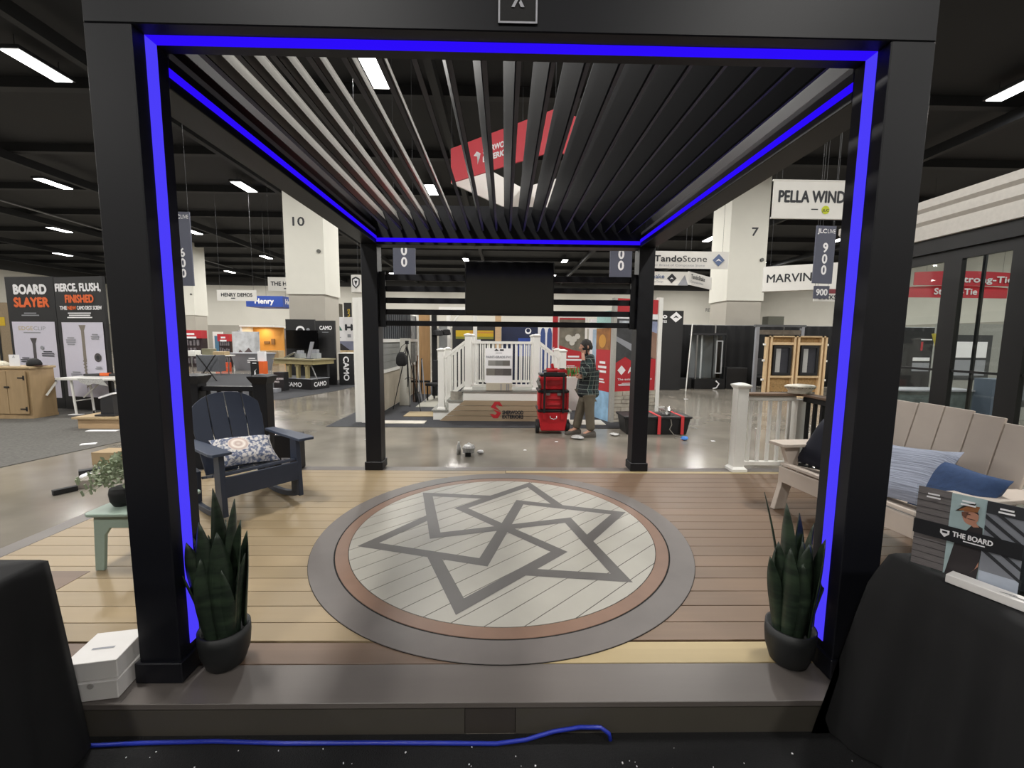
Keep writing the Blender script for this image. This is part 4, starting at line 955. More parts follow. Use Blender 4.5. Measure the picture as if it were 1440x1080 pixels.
s.rect(.03, .76, .55, 2.32, REDP); s.poly([(.03, 1.55), (.03, 2.27), (.76, 2.27), (.76, 1.35), (.4, 1.42)], LPH)
for x, y, q in ((.3, 1.75, .1), (.45, 1.72, .09), (.55, 1.8, .08), (.4, 1.62, .08)): s.disc(x, y, q, M('pale_blossom_print', '#c9c7bd', .6), 10)
s.greek(.2, 1.2, .5, .05, PAPER, 2); s.greek(.2, .95, .35, .02, PAPER, 2); s.build(r)
r, s, w, h = tower(2.42, 2.9, 12.1, 2.3, 'white poster with blue columns behind the man on the phone', PAPER)
s.rect(.1, .4, .3, 2.0, M('pale_blue_photo', '#a9bfd3', .6, var=.2, scale=5)); s.rect(.3, .36, .3, 2.0, M('mid_blue_print', '#5a82b0', .6)); s.build(r)
# ADO tower
r = thing('display_tower', (2.75, 8.82, .01), 'red and stone faced display tower behind the right rear post', 'display tower', rz=.325)
MB().box(-.59, -.52, -.06, .04, 0, 2.55).build('frame_post', M('grey_alu_frame', '#a5a39d', .5), r); MB().box(.50, .60, -.06, .04, 0, 2.6).build('frame_post', WHITE, r)
MB().box(-.52, .50, -.02, .03, 0, 2.55).build('front_panel', REDP, r)
s = Sheet((-.52, -.02, 0), (1, 0, 0), UZ, .004); DK = M('dark_roof_photo', '#3a3b3d', .6, var=.4, scale=6)
s.rect(0, 1.02, 2.12, 2.25, PAPER); s.poly([(0, 1.22), (0, 2.14), (1.02, 2.14), (1.02, 1.34), (.5, 1.22), (.25, 1.36)], DK); s.rect(.08, .45, 1.98, 2.1, M('pale_photo', '#b3b9c2', .6, var=.4, scale=9)); s.rect(.68, 1.02, 1.85, 2.1, M('pale_blue_photo2', '#8b93b0', .6, var=.3, scale=6)); s.poly([(.6, 1.45), (.85, 1.9), (1.02, 1.85), (1.02, 1.3)], M('skin_photo', '#8c6e5e', .6, var=.2, scale=4)); s.poly([(.02, 1.68), (.45, 1.45), (.45, 1.6), (.02, 1.78)], GREYP)
s.poly([(.07, 1.08), (.17, .98), (.27, 1.08), (.17, 1.18)], PAPER); s.text('ADO', .33, 1.02, .13, PAPER, w=.42, bold=.04); s.text('The exterior collection', .08, .87, .045, PAPER, w=.85, bold=.02); s.greek(.08, .8, .6, .012, PAPER, 3); s.build(r, 'printed_graphic')
b = MB(); rr = random.Random(8); z = 0
while z < .62:
    hh = rr.uniform(.06, .11); x = -.52
    while x < .50:
        ww = min(rr.uniform(.14, .34), .50-x); b.box(x+.004, x+ww-.004, -.05-rr.uniform(0, .02), -.021, z+.004, z+hh-.004); x += ww
    z += hh
b.build('stone_base', M('limestone_veneer', '#a69f92', .85, var=.3, scale=5, bump=.3), r)
MB().box(-.59, -.56, .04, .6, 0, 2.3).build('side_panel', REDP, r)
s = Sheet((-.59, .6, 0), (0, -1, 0), UZ, .004); s.rect(0, .56, 1.5, 2.3, M('amber_photo', '#8a5a2e', .6, var=.5, scale=5)); s.rect(0, .56, 0, .62, M('sky_blue_photo', '#8fb6dc', .6, var=.25, scale=5)); s.rect(0, .56, 1.95, 2.3, M('teal_photo', '#9dc4bf', .6, var=.1)); s.disc(.25, 1.68, .14, AMB); s.greek(.1, 1.2, .35, .05, PAPER, 3); s.greek(.1, .85, .3, .03, PAPER, 2); s.build(r, 'side_graphic')
# plant and box behind the man
pl = thing('potted_plant', (1.75, 10.2, .01), 'low green plant behind the man on the phone', 'plant')
MB().box(-.35, .35, -.15, .15, 0, .8).build('planter_box', WHITE, pl); b = MB(); rr = random.Random(5)
for i in range(40):
    a = rr.uniform(0, 6.28); l = rr.uniform(.12, .3); c = V((rr.uniform(-.3, .3), rr.uniform(-.1, .1), .8)); d = V((math.cos(a)*.5, math.sin(a)*.5, 1)).normalized()*l; q = d.cross(V((0, 0, 1))).normalized()*.03
    b.add([c, c+d*.5+q, c+d, c+d*.5-q], [(0, 1, 2, 3)])
b.build('foliage', M('fresh_green_leaf', '#4d7d3a', .6, var=.3), pl)
# clutter left of the stair: timber panel, black post, arbour, chairs
tag(MB().box(-2.6, -2.28, 12.9, 13.0, .01, 2.5).build('timber_board', M('cedar_panel', '#b08a5e', .6, var=.15, scale=3, stretch=(4, 4, .5))), 'honey coloured timber panel between siding wall and stair', 'panel')
r = thing('lamp_post', (-2.07, 12.5, .01), 'black post with lantern hooks left of the white stair', 'post')
MB().box(-.07, .07, -.07, .07, 0, 2.5).build('pole', BLK, r)
MB().bar((0, 0, 2.1), (.38, 0, 2.1), .03, .03).build('arm', BLK, r); MB().lathe([(.02, 1.98), (.1, 1.96), (.13, 1.82), (.05, 1.8)], (.36, 0, 0), 10).build('lantern', BLK, r); MB().lathe([(.03, 1.98), (.16, 1.93), (.2, 1.80), (.06, 1.78)], (.12, 0, 0), 10).build('lantern', BLK, r)
r = thing('garden_arbour', (-1.5, 13.6, .01), 'white post arbour frame behind the left stair rail', 'arbour')
for x in (-.3, .55): MB().box(x-.06, x+.06, -.06, .06, 0, 2.7).build('post', WHITE, r)
MB().box(-.6, .85, -.03, .03, 2.55, 2.7).build('beam', WHITE, r); MB().bar((-.24, 0, 2.1), (.05, 0, 2.5), .05, .05).build('brace', WHITE, r)
tag(MB().box(-2.0, -1.75, 12.9, 12.94, .011, 2.1).build('lattice_board', M('grey_sample', '#9b9d9c', .6)), 'grey sample board standing right of the black post', 'board')
tag(MB().box(-2.55, -2.35, 13.3, 13.34, .01, 2.15).build('pale_poster', M('pale_lilac_poster', '#dcd8e4', .6)), 'pale poster at the end of the siding wall', 'poster')  # poster in one plain pale lilac
def bucket_chair(x, y, label, rz=0):
    r = thing('display_chair', (x, y, .01), label, 'chair', rz)
    MB().cbox((0, 0, .45), (.5, .5, .08)).build('seat', KP, r, bevel=.02); MB().cbox((0, .22, .8), (.5, .07, .6), rx=-.12).build('backrest', KP, r, bevel=.02)
    for sx in (-1, 1):
        for sy in (-1, 1): MB().bar((sx*.2, sy*.2, 0), (sx*.2, sy*.2, .42), .03, .03).build('leg', BLK, r)
    return r
bucket_chair(-1.35, 12.0, 'dark display chair behind the left stair rail', .4); bucket_chair(-1.85, 11.6, 'dark display chair between black post and stair', -.3)
r = thing('garden_rake_rack', (-2.25, 11.2, .01), 'jumble of dark tools leaning left of the stair newel', 'tool rack')
rr = random.Random(3)
for i in range(7):
    x = rr.uniform(-.2, .2); MB().tube([(x, rr.uniform(-.15, .15), 0), (x*.5-.15+i*.03, .1, rr.uniform(.9, 1.3))], .018, 6).build('tool_handle', (BLK, GREYP, M('rust_brown', '#6d4f3a', .7))[i % 3], r)
MB().cbox((0, .1, .55), (.5, .06, .05)).build('rack_bar', BLK, r)

# ------------------------------------------------------------------ red tool stack, tote, litter
RPL = M('red_toolbox_plastic', '#b01822', .42, var=.04); KPL = M('black_toolbox_plastic', '#151517', .5)
tl_ = thing('rolling_tool_chest', (.885, 7.75, .002), 'red rolling tool chest with black wheels at the bottom of the stack', 'tool box')
MB().loft([[(sx*w_, sy*.27, z) for sx, sy in ((-1, -1), (1, -1), (1, 1), (-1, 1))] for z, w_ in ((.06, .22), (.41, .27))]).build('chest_body', RPL, tl_, bevel=.02)
MB().box(-.285, .285, -.285, .285, .41, .45).build('chest_lid', KPL, tl_, bevel=.01)
for sx in (-1, 1): MB().cyl((sx*.245, -.12, .125), (sx*.305, -.12, .125), .125, n=24).build('wheel', KPL, tl_)
for sx in (-1, 1): MB().cbox((sx*.16, -.29, .34), (.05, .02, .12)).build('latch', RPL, tl_)
MB().tube([(-.06, -.285, .34), (-.055, -.31, .30), (0, -.315, .285), (.055, -.31, .30), (.06, -.285, .34)], .009, 6).build('pull_ring', STEEL, tl_)
MB().cbox((0, -.262, .2), (.05, .008, .11)).build('white_label', PAPER, tl_)
for sx in (-1, 1): MB().box(sx*.17-.018, sx*.17+.018, -.33, -.30, .4, 1.12).build('handle_rail', KPL, tl_)
MB().box(-.19, .19, -.335, -.295, 1.08, 1.13).build('handle_grip', KPL, tl_)
t2 = thing('tool_box', (.885, 7.75, .456), 'red tool box with black corners in the middle of the red stack', 'tool box')
MB().box(-.26, .26, -.24, .24, 0, .30).build('box_body', RPL, t2, bevel=.015); MB().box(-.28, .28, -.26, .26, .30, .345).build('box_lid', KPL, t2, bevel=.012)
for sx in (-1, 1): MB().box(sx*.255-.02, sx*.255+.02, -.262, -.225, 0, .3).build('corner_guard', RPL, t2)
b = MB(); b.box(-.12, .12, -.26, -.24, .19, .24); b.box(-.12, .12, -.26, -.24, .08, .12); b.build('front_ribs', REDP, t2)
for sx in (-1, 1): MB().box(sx*.1-.035, sx*.1+.035, -.285, -.262, .255, .30).build('latch', STEEL, t2)
t3 = thing('tool_box', (.885, 7.75, .806), 'smaller red tool box on top of the red stack', 'tool box')
MB().box(-.24, .24, -.21, .21, 0, .24).build('box_body', RPL, t3, bevel=.02); MB().box(-.245, .245, -.215, .215, .24, .28).build('box_lid', KPL, t3, bevel=.01); MB().box(-.13, .13, -.225, -.2, .1, .16).build('front_ribs', REDP, t3)
t4 = thing('power_tool', (.87, 7.7, 1.091), 'red power tool lying on top of the tool stack', 'tool')
MB().cyl((-.1, 0, .05), (.1, .02, .06), .05, .04, 14).build('motor_housing', RPL, t4); MB().bar((.02, 0, .06), (.0, .0, .18), .05, .05).build('handle', RPL, t4, bevel=.01); MB().cyl((-.1, 0, .05), (-.17, 0, .05), .02, n=10).build('chuck', STEEL, t4)
t5 = thing('power_tool', (1.05, 7.78, 1.091), 'red and black tool case at the right end of the stack top', 'tool'); MB().box(-.07, .1, -.1, .1, 0, .07).build('case', RPL, t5, bevel=.01); MB().box(-.03, .06, -.03, .03, .07, .09).build('case_grip', KPL, t5)
tag(MB().tube([(.63, 7.6, 1.0), (.60, 7.5, .96), (.62, 7.45, .9), (.64, 7.49, .85)], .03, 8).build('work_glove', M('grey_glove', '#6d6a66', .9, var=.3)), 'grey work glove hooked on the left of the red tool stack', 'glove')
to = thing('storage_tote', (2.78, 7.72, .002), 'long black lidded storage tote with two red straps', 'tote')
MB().loft([[(sx*w_, sy*d_, z) for sx, sy in ((-1, -1), (1, -1), (1, 1), (-1, 1))] for z, w_, d_ in ((0, .55, .22), (.30, .60, .26))]).build('tote_body', KPL, to, bevel=.015)
MB().box(-.625, .625, -.28, .28, .30, .345).build('tote_lid', KPL, to, bevel=.012)
RST = M('red_webbing', '#c23236', .7)
for x in (.02, .44): MB().box(x-.028, x+.028, -.29, .29, .347, .352).box(x-.028, x+.028, -.29, -.284, .02, .35).build('strap', RST, to)
b = MB(); rr = random.Random(6)
for i in range(26):
    a, c, l = rr.uniform(-.1, .1), rr.uniform(-.1, .1), rr.uniform(.03, .08); p = V((.22+a, -.12+c, .36+rr.uniform(0, .09)))
    b.add([p+V((rr.gauss(0, l), rr.gauss(0, l), rr.gauss(0, l*.5))) for _ in range(3)], [(0, 1, 2)])
tag(b.build('plastic_wrap', M('clear_wrap', '#b9b7b3', .25), None), 'crumpled clear plastic wrap on the black tote', 'wrap').location = (3.0, 7.6, .352)
tag(MB().tube([(3.0, 7.425, .3), (3.02, 7.42, .2), (2.98, 7.41, .12), (3.05, 7.38, .03), (3.15, 7.3, .008), (3.0, 7.22, .008)], .008, 6).build('cord', M('grey_cord', '#7e7a72', .7)), 'grey cord trailing down the front of the black tote', 'cord')
def crumple(name, loc, r_, mat, label, cat, seed, flat=.6):
    rr = random.Random(seed); b = MB(); n, m_ = 10, 7
    b.surf(lambda u, v: (lambda k: (r_*k*math.cos(2*PI*u)*math.sin(PI*v), r_*k*math.sin(2*PI*u)*math.sin(PI*v), r_*flat*(1+k*math.cos(PI*v))))(1 if v in (0, 1) else .75+.4*((math.sin(u*37+seed)*43758.5) % 1)*((math.sin(v*91+seed*3)*1234.5) % 1)), n, m_)
    o = b.build(name, mat); o.location = (loc[0], loc[1], loc[2]); return tag(o, label, cat)
WRAP = M('silvery_wrap', '#b5b4b2', .35, var=.3, scale=60)
crumple('trash_bag', (-.52, 6.12, .002), .12, WRAP, 'clear trash bag on the concrete floor behind the deck', 'trash bag', 3, .75)
crumple('crumpled_paper', (-.35, 6.16, .002), .05, PAPER, 'white crumpled paper right of the clear trash bag', 'paper', 4)
tag(MB().lathe([(.03, 0), (.032, .12), (.014, .16), (.014, .19)], (0, 0, 0), 14).build('plastic_bottle', WRAP, smooth=True), 'small clear bottle standing left of the trash bag', 'bottle').location = (-.67, 6.12, .002)
tag(MB().box(-.56, -.48, 5.98, 6.0, .002, .06).build('black_card', BLK), 'small black card in front of the clear trash bag', 'card')
crumple('plastic_film', (1.28, 7.16, .002), .13, WRAP, 'clear plastic film at the man\'s feet', 'plastic film', 5, .25)
crumple('plastic_film', (2.0, 7.42, .002), .10, WRAP, 'clear plastic film between the man and the black tote', 'plastic film', 8, .25)
crumple('rubber_glove', (3.12, 7.08, .002), .07, M('blue_nitrile', '#3f7fd0', .5), 'bright blue disposable glove on the floor beside the tote', 'glove', 9, .5)
for i, (x, y, q, lb) in enumerate(((5.3, 12.2, .12, 'white paper scrap on the floor by the beige bin'), (.85, 6.9, .06, 'paper scrap on the floor in front of the red tool stack'), (.30, 6.35, .05, 'small paper scrap right of the trash bag'), (3.55, 7.0, .07, 'paper scrap right of the blue glove'), (-2.35, 7.0, .04, 'small paper scrap behind the left rear post'))):
    tag(MB().prism([(0, 0), (q, .1*q), (q*.9, q*.7), (q*.2, q*.8)], (x, y, .002), UX, (0, 1, 0), .004).build('paper_scrap', PAPER), lb, 'paper')

# ------------------------------------------------------------------ person on the phone
SKIN = M('skin', '#b98a74', .5, var=.04); HAIR = M('dark_hair', '#1e1815', .7, var=.2, scale=60)
pr = thing('person', (1.45, 7.38, .002), 'person in a dark plaid jacket and olive trousers holding a phone to the ear', 'person')
def skinned(name, verts, edges, mat, parent, root=0, sub=2, extra=None):
    me = bpy.data.meshes.new(name); me.from_pydata([v[0] for v in verts], edges, []); o = bpy.data.objects.new(name, me); COL.objects.link(o)
    o.modifiers.new('s', 'SKIN'); sb = o.modifiers.new('u', 'SUBSURF'); sb.levels = sub
    for i, v in enumerate(verts):
        r_ = v[1]; sv = me.skin_vertices[0].data[i]; sv.radius = r_ if isinstance(r_, tuple) else (r_, r_); sv.use_root = i == root
    dg = bpy.context.evaluated_depsgraph_get(); dg.update(); m2 = bpy.data.meshes.new_from_object(o.evaluated_get(dg))
    b = MB(); b.add([tuple(v.co) for v in m2.vertices], [tuple(p.vertices) for p in m2.polygons])
    bpy.data.objects.remove(o); bpy.data.meshes.remove(me); bpy.data.meshes.remove(m2)
    if extra: extra(b)
    return b.build(name, mat, parent, smooth=True)
def head_geo(b):
    hc = V((-.035, 0, 1.575)); n = 22
    def f(u, v):
        th, ph = 2*PI*u, PI*v; d = V((math.sin(ph)*math.cos(th), math.sin(ph)*math.sin(th), math.cos(ph)))
        p = V((d.x*.098, d.y*.076, d.z*.118))
        fr = max(0, -d.x)                                  # face towards -x
        if d.z < -.2: p.x *= 1-.12*max(0, d.x); p.y *= 1+.28*(d.z+.2)
        nose = math.exp(-((d.z+.12)/.17)**2-(d.y/.16)**2)*fr; p.x -= .026*nose
        p.x -= .012*math.exp(-((d.z+.75)/.2)**2-(d.y/.3)**2)*fr           # chin
        p.x -= .008*math.exp(-((d.z+.45)/.08)**2-(d.y/.22)**2)*fr          # lips
        p.x += .010*fr*(math.exp(-((d.z-.10)/.12)**2)*(math.exp(-((d.y-.36)/.16)**2)+math.exp(-((d.y+.36)/.16)**2)))   # eye sockets
        return hc+p
    b.surf(f, n*2, n)
    for sy in (-1, 1):                                     # ears
        b.tube([(-.02, sy*.075, 1.605), (-.01, sy*.088, 1.60), (-.005, sy*.09, 1.575), (-.012, sy*.084, 1.55)], [.008, .014, .013, .008], 8)
    # fingers of the phone hand (left) and the resting hand (right)
    for i, (dz, l) in enumerate(((.03, .058), (.012, .068), (-.006, .064), (-.024, .05))):
        b.tube([(-.115, -.112, 1.475+dz), (-.105, -.125, 1.475+dz+.012), (-.075, -.122, 1.475+dz+.018), (-.05, -.108, 1.475+dz+.02)], [.009, .0088, .008, .006], 7)
    b.tube([(-.105, -.10, 1.455), (-.115, -.085, 1.485), (-.10, -.078, 1.51)], [.011, .01, .007], 7)
    for i in range(4):
        z = 1.045+i*.019; b.tube([(-.185, -.105, z), (-.165, -.155, z+.004), (-.135, -.178, z+.004), (-.11, -.175, z+.002)], [.009, .0088, .008, .006], 7)
    b.tube([(-.2, -.10, 1.09), (-.185, -.14, 1.115), (-.165, -.165, 1.12)], [.011, .01, .007], 7)
vb = [((.02, 0, .90), .10), ((.03, 0, 1.10), .10), ((.03, 0, 1.28), .11), ((.015, 0, 1.40), .06), ((-.01, 0, 1.46), .05), ((-.03, 0, 1.55), .055),
      ((.04, -.16, 1.36), .055), ((-.08, -.25, 1.09), .043), ((-.10, -.15, 1.42), .032), ((-.10, -.115, 1.475), (.018, .036)),
      ((.03, .16, 1.36), .055), ((.0, .23, 1.06), .045), ((-.17, -.03, 1.07), .032), ((-.185, -.10, 1.075), (.018, .036)),
      ((.03, -.08, .84), .07), ((.04, -.095, .48), .058), ((.075, -.095, .10), .042), ((-.06, -.10, .045), (.03, .04)),
      ((.01, .08, .84), .07), ((-.08, .095, .49), .058), ((-.15, .10, .10), .042), ((-.29, .11, .045), (.03, .04))]
eb = [(0, 1), (1, 2), (2, 3), (3, 4), (4, 5), (2, 6), (6, 7), (7, 8), (8, 9), (2, 10), (10, 11), (11, 12), (12, 13), (0, 14), (14, 15), (15, 16), (16, 17), (0, 18), (18, 19), (19, 20), (20, 21)]
skinned('body', vb, eb, SKIN, pr, 0, 2, head_geo)
PLAID = bpy.data.materials.new('plaid_flannel'); PLAID.use_nodes = True
nt = PLAID.node_tree; bs = nt.nodes['Principled BSDF']; bs.inputs['Roughness'].default_value = .9
tc = nt.nodes.new('ShaderNodeTexCoord'); sp = nt.nodes.new('ShaderNodeSeparateXYZ'); nt.links.new(tc.outputs['Object'], sp.inputs[0])
def stripe(src, k, lo):
    m = nt.nodes.new('ShaderNodeMath'); m.operation = 'MULTIPLY'; m.inputs[1].default_value = k; nt.links.new(src, m.inputs[0])
    f = nt.nodes.new('ShaderNodeMath'); f.operation = 'FRACT'; nt.links.new(m.outputs[0], f.inputs[0])
    g = nt.nodes.new('ShaderNodeMath'); g.operation = 'LESS_THAN'; g.inputs[1].default_value = lo; nt.links.new(f.outputs[0], g.inputs[0]); return g
sxy = nt.nodes.new('ShaderNodeMath'); sxy.operation = 'ADD'; nt.links.new(sp.outputs[0], sxy.inputs[0]); nt.links.new(sp.outputs[1], sxy.inputs[1])
a1, a2 = stripe(sxy.outputs[0], 13, .11), stripe(sp.outputs[2], 13, .11); mxx = nt.nodes.new('ShaderNodeMath'); mxx.operation = 'MAXIMUM'; nt.links.new(a1.outputs[0], mxx.inputs[0]); nt.links.new(a2.outputs[0], mxx.inputs[1])
b1 = stripe(sxy.outputs[0], 6.5, .5); cm1 = nt.nodes.new('ShaderNodeMix'); cm1.data_type = 'RGBA'; cm1.inputs['A'].default_value = lin('#15191c'); cm1.inputs['B'].default_value = lin('#1f2f30'); nt.links.new(b1.outputs[0], cm1.inputs[0])
cm2 = nt.nodes.new('ShaderNodeMix'); cm2.data_type = 'RGBA'; cm2.inputs['B'].default_value = lin('#6f7771'); nt.links.new(mxx.outputs[0], cm2.inputs[0]); nt.links.new(cm1.outputs['Result'], cm2.inputs['A']); nt.links.new(cm2.outputs['Result'], bs.inputs['Base Color'])
vj = [((.035, 0, .82), (.175, .21)), ((.04, 0, 1.0), (.16, .195)), ((.045, 0, 1.27), (.15, .20)), ((.01, 0, 1.45), (.08, .085)),
      ((.05, -.19, 1.365), .09), ((-.075, -.255, 1.07), .082), ((-.10, -.165, 1.37), .055), ((.04, .19, 1.365), .09), ((.01, .245, 1.05), .078), ((-.14, .02, 1.065), .058), ((.03, 0, .66), (.185, .22))]
skinned('jacket', vj, [(10, 0), (0, 1), (1, 2), (2, 3), (2, 4), (4, 5), (5, 6), (2, 7), (7, 8), (8, 9)], PLAID, pr, 1)
OLIVE = M('olive_canvas', '#5f574a', .9, var=.12, scale=10, bump=.2)
vt = [((.03, 0, .86), (.15, .18)), ((.04, -.10, .70), .105), ((.045, -.10, .47), .088), ((.082, -.098, .10), .082), ((.0, .10, .70), .105), ((-.075, .098, .48), .088), ((-.148, .10, .10), .080)]
skinned('trousers', vt, [(0, 1), (1, 2), (2, 3), (0, 4), (4, 5), (5, 6)], OLIVE, pr, 0)
SHOE = M('grey_shoe', '#4b453f', .7, var=.1)
for (x, y) in ((.10, -.10), (-.125, .105)):
    MB().loft([[(x+q, y+s_*w_, z) for s_, z in ((-1, .0), (1, .0), (1, h_*.5), (.6, h_), (-.6, h_), (-1, h_*.5))] for q, w_, h_ in ((.07, .036, .08), (.04, .044, .12), (-.04, .046, .115), (-.12, .05, .075), (-.18, .05, .06), (-.225, .035, .04))]).build('shoe', SHOE, pr, bevel=.008)
b = MB()
def hairf(u, v):
    th, ph = 2*PI*u, PI*.60*v; d = V((math.sin(ph)*math.cos(th), math.sin(ph)*math.sin(th), math.cos(ph)))
    k = 1.13+.05*math.sin(th*9)*math.sin(ph*7)
    p = V((d.x*.098*k, d.y*.078*k, d.z*.124*k)); lim = -.055+max(0, -d.x)*.125
    if p.z < lim: p.z = lim
    return V((-.028, 0, 1.58))+p+V((.006, 0, 0))
b.surf(hairf, 40, 16); b.build('hair', HAIR, pr, smooth=True)
for sy in (-1, 1): MB().lathe([(0, -.007), (.007, 0), (0, .007)], (-.118, sy*.03, 1.588), 8).build('eye', BLK, pr)
ph_ = thing('mobile_phone', (1.45-.055, 7.38-.098, 1.51), 'dark phone held to the ear of the person in plaid', 'phone', rz=.15)
MB().cbox((0, 0, 0), (.07, .009, .145), ry=-.35).build('phone_body', KPL, ph_, bevel=.003)
# ------------------------------------------------------------------ left booth: banners, cabinet, table
BKV = M('black_banner_vinyl', '#19191b', .55, var=.04); LIL = M('lilac_white_print', '#c9c6d4', .55, var=.02)
def graphic_wall(p0, p1, z1, label, title):
    p0, p1 = V(p0), V(p1); d = p1-p0; w = d.length; r = thing('graphic_display', ((p0.x+p1.x)/2, (p0.y+p1.y)/2, .009), label, 'display wall', rz=math.atan2(d.y, d.x))
    MB().box(-w/2, w/2, 0, .06, 0, z1).build('graphic_panel', BKV, r); s = Sheet((-w/2, 0, 0), UX, UZ, .004)  # panel of plain black vinyl, no emission
    return r, s, w
SCRW = M('screw_print', '#4a4648', .55); SCRB = M('bronze_screw_print', '#7d756a', .55)
def screw(s, x, z0, z1, m, wd=.05):
    s.poly([(x-wd*1.7, z1), (x+wd*1.7, z1), (x+wd*.8, z1-.12), (x-wd*.8, z1-.12)], m); s.rect(x-wd*.75, x+wd*.75, z0+(z1-z0)*.45, z1-.12, m)
    n = 9; L = (z1-z0)*.45
    for i in range(n):
        a = z0+.08+L*i/n; k = .45+.55*i/n; s.poly([(x-wd*k, a), (x+wd*k, a+.035), (x+wd*k, a+.06), (x-wd*k, a+.03)], m)
    s.poly([(x-wd*.5, z0+L), (x+wd*.5, z0+L), (x+.004, z0), (x-.004, z0)], m)
r, s, w = graphic_wall((-11.42, 10.0), (-10.15, 9.82), 3.0, 'black graphic wall reading BOARD SLAYER with a screw picture', '')
s.text('BOARD', .22, 2.62, .21, PAPER, w=.86, bold=.05); s.text('SLAYER', .2, 2.33, .21, ORANGE, w=.92, bold=.05); s.greek(.35, 2.17, .5, .025, GREYP, 2)
s.rect(.08, w-.06, .25, 1.99, LIL); s.text('EDGE', .25, 1.80, .09, M('tan_print', '#b9ab8c', .6), w=.38, bold=.02); s.text('CLIP', .65, 1.80, .09, GREYP, w=.32); s.greek(.25, 1.73, .7, .025, GREYP, 1)
screw(s, .62, .55, 1.62, SCRW, .055); s.greek(.8, 1.3, .35, .025, DARKP, 3); s.greek(.22, 1.15, .3, .022, DARKP, 3); s.greek(.85, .68, .3, .022, DARKP, 3); s.disc(.84, 1.4, .045, GREYP); s.disc(.25, .92, .04, GREYP); s.poly([(.28, .82), (.5, .88), (.5, .94), (.28, .88)], DARKP); s.build(r)
r, s, w = graphic_wall((-10.14, 9.82), (-8.79, 9.52), 2.98, 'black graphic wall reading FIERCE, FLUSH, FINISHED with a long screw picture', '')
s.text('FIERCE, FLUSH,', .04, 2.67, .17, PAPER, w=1.28, bold=.045); s.text('FINISHED', .3, 2.42, .17, ORANGE, w=.8, bold=.045); s.text('THE', .12, 2.26, .085, PAPER, w=.2, bold=.04); s.text('NEW', .35, 2.26, .085, ORANGE, w=.24, bold=.04); s.text('CAMO DECK SCREW', .62, 2.26, .085, PAPER, w=.7, bold=.04); s.greek(.2, 2.17, .95, .025, PAPER, 3, 4)
s.rect(.13, w-.07, .3, 1.98, LIL); screw(s, .72, .42, 1.92, SCRB, .06); s.disc(1.1, 1.2, .1, SCRW); s.disc(1.1, 1.2, .05, DARKP); s.greek(.22, 1.62, .3, .025, GREYP, 4); s.greek(.95, 1.7, .25, .025, GREYP, 3); s.greek(1.0, .98, .22, .02, GREYP, 2); s.greek(.28, .85, .35, .025, GREYP, 3); s.build(r)
r, s, w, h = board('pegboard_display', 'beige display panel with black frame at the far left edge', 'display panel', -12.6, -11.45, 10.25, .009, 2.45, M('beige_panel', '#8d7c63', .7, var=.08), .05)
s.rect(.2, .8, 1.9, 2.1, YEL); s.rect(0, .06, 0, 2.4, BLK); s.rect(.6, .66, 0, 2.4, BLK); s.build(r)
r, s, w, h = board('product_rack', 'narrow rack of boxed products right of the black graphic walls', 'rack', -8.76, -8.35, 9.75, .009, 2.1, BLK, .25)
for i in range(7): s.rect(.06, .36, .2+.26*i, .38+.26*i, (PAPER, GREYP, M('tan_print', '#b9ab8c', .6))[i % 3])
s.build(r)
# cabinet
WD = M('birch_cabinet_wood', '#9d8563', .55, var=.1, scale=3, stretch=(5, 5, .8)); WDT = M('birch_cabinet_top', '#b39c78', .5, var=.08, scale=4)
cb2 = thing('wooden_cabinet', (-10.0, 8.62, .009), 'birch wood bar cabinet with black strap hinges at the far left', 'cabinet')
pts = [(-.85, .0), (-.5, -.03), (.0, -.03), (.43, 0), (.45, .45), (-.85, .45)]
MB().prism(pts, (0, 0, .06), UX, (0, 1, 0), .95).build('cabinet_body', WD, cb2); MB().prism([(x*1.03, y*1.03-.01) for x, y in pts], (0, 0, 0), UX, (0, 1, 0), .06).build('plinth', WD, cb2)
MB().prism([(x*1.08, y*1.1-.02) for x, y in pts], (0, 0, 1.01), UX, (0, 1, 0), .045).build('counter_top', WDT, cb2, bevel=.012)
for x0, x1, e in ((-.36, .02, -1), (.03, .39, 1)):
    d_ = MB().box(x0, x1, -.052, -.028, .1, .97).build('door', WD, cb2, bevel=.003)
    for z in (.2, .83):
        hx = x0+.02 if e < 0 else x1-.02
        MB().box(hx-.015, hx+.015, -.06, -.052, z-.045, z+.045).box(min(hx, hx-e*.12), max(hx, hx-e*.12), -.06, -.052, z-.012, z+.012).build('strap_hinge', BLK, d_)
MB().box(-.02, .07, -.07, -.052, .63, .66).build('latch', BLK, cb2)
cs, s, w, h = board('counter_card', 'small white counter card on the birch cabinet', 'sign', -9.98, -9.78, 8.66, 1.07, 1.30, PAPER, .01)
s.poly([(.08, .19), (.1, .22), (.12, .19)], GREYP); s.greek(.06, .17, .08, .008, GREYP, 1); s.build(cs)
cp = thing('cap', (-9.62, 8.78, 1.07), 'black cap resting on the birch cabinet beside the counter card', 'cap')
MB().lathe([(.11, 0), (.115, .05), (.095, .11), (.05, .15), (0, .16)], n=18).build('crown', BLK, cp, smooth=True); MB().prism([(.08, -.09), (.2, -.06), (.23, 0), (.2, .06), (.08, .09)], (0, 0, .005), UX, (0, 1, 0), .008).build('peak', M('brown_peak', '#5f4237', .7), cp)
dd_ = thing('sample_dish', (-10.35, 8.75, 1.07), 'pale mound of samples on the left of the birch cabinet', 'dish'); MB().lathe([(.2, 0), (.19, .04), (.12, .09), (0, .11)], n=20).build('mound', M('pale_sample', '#cfc6b4', .7, var=.3, scale=30), dd_, smooth=True); MB().lathe([(.22, 0), (.23, .015)], n=20).build('tray', WHITE, dd_)
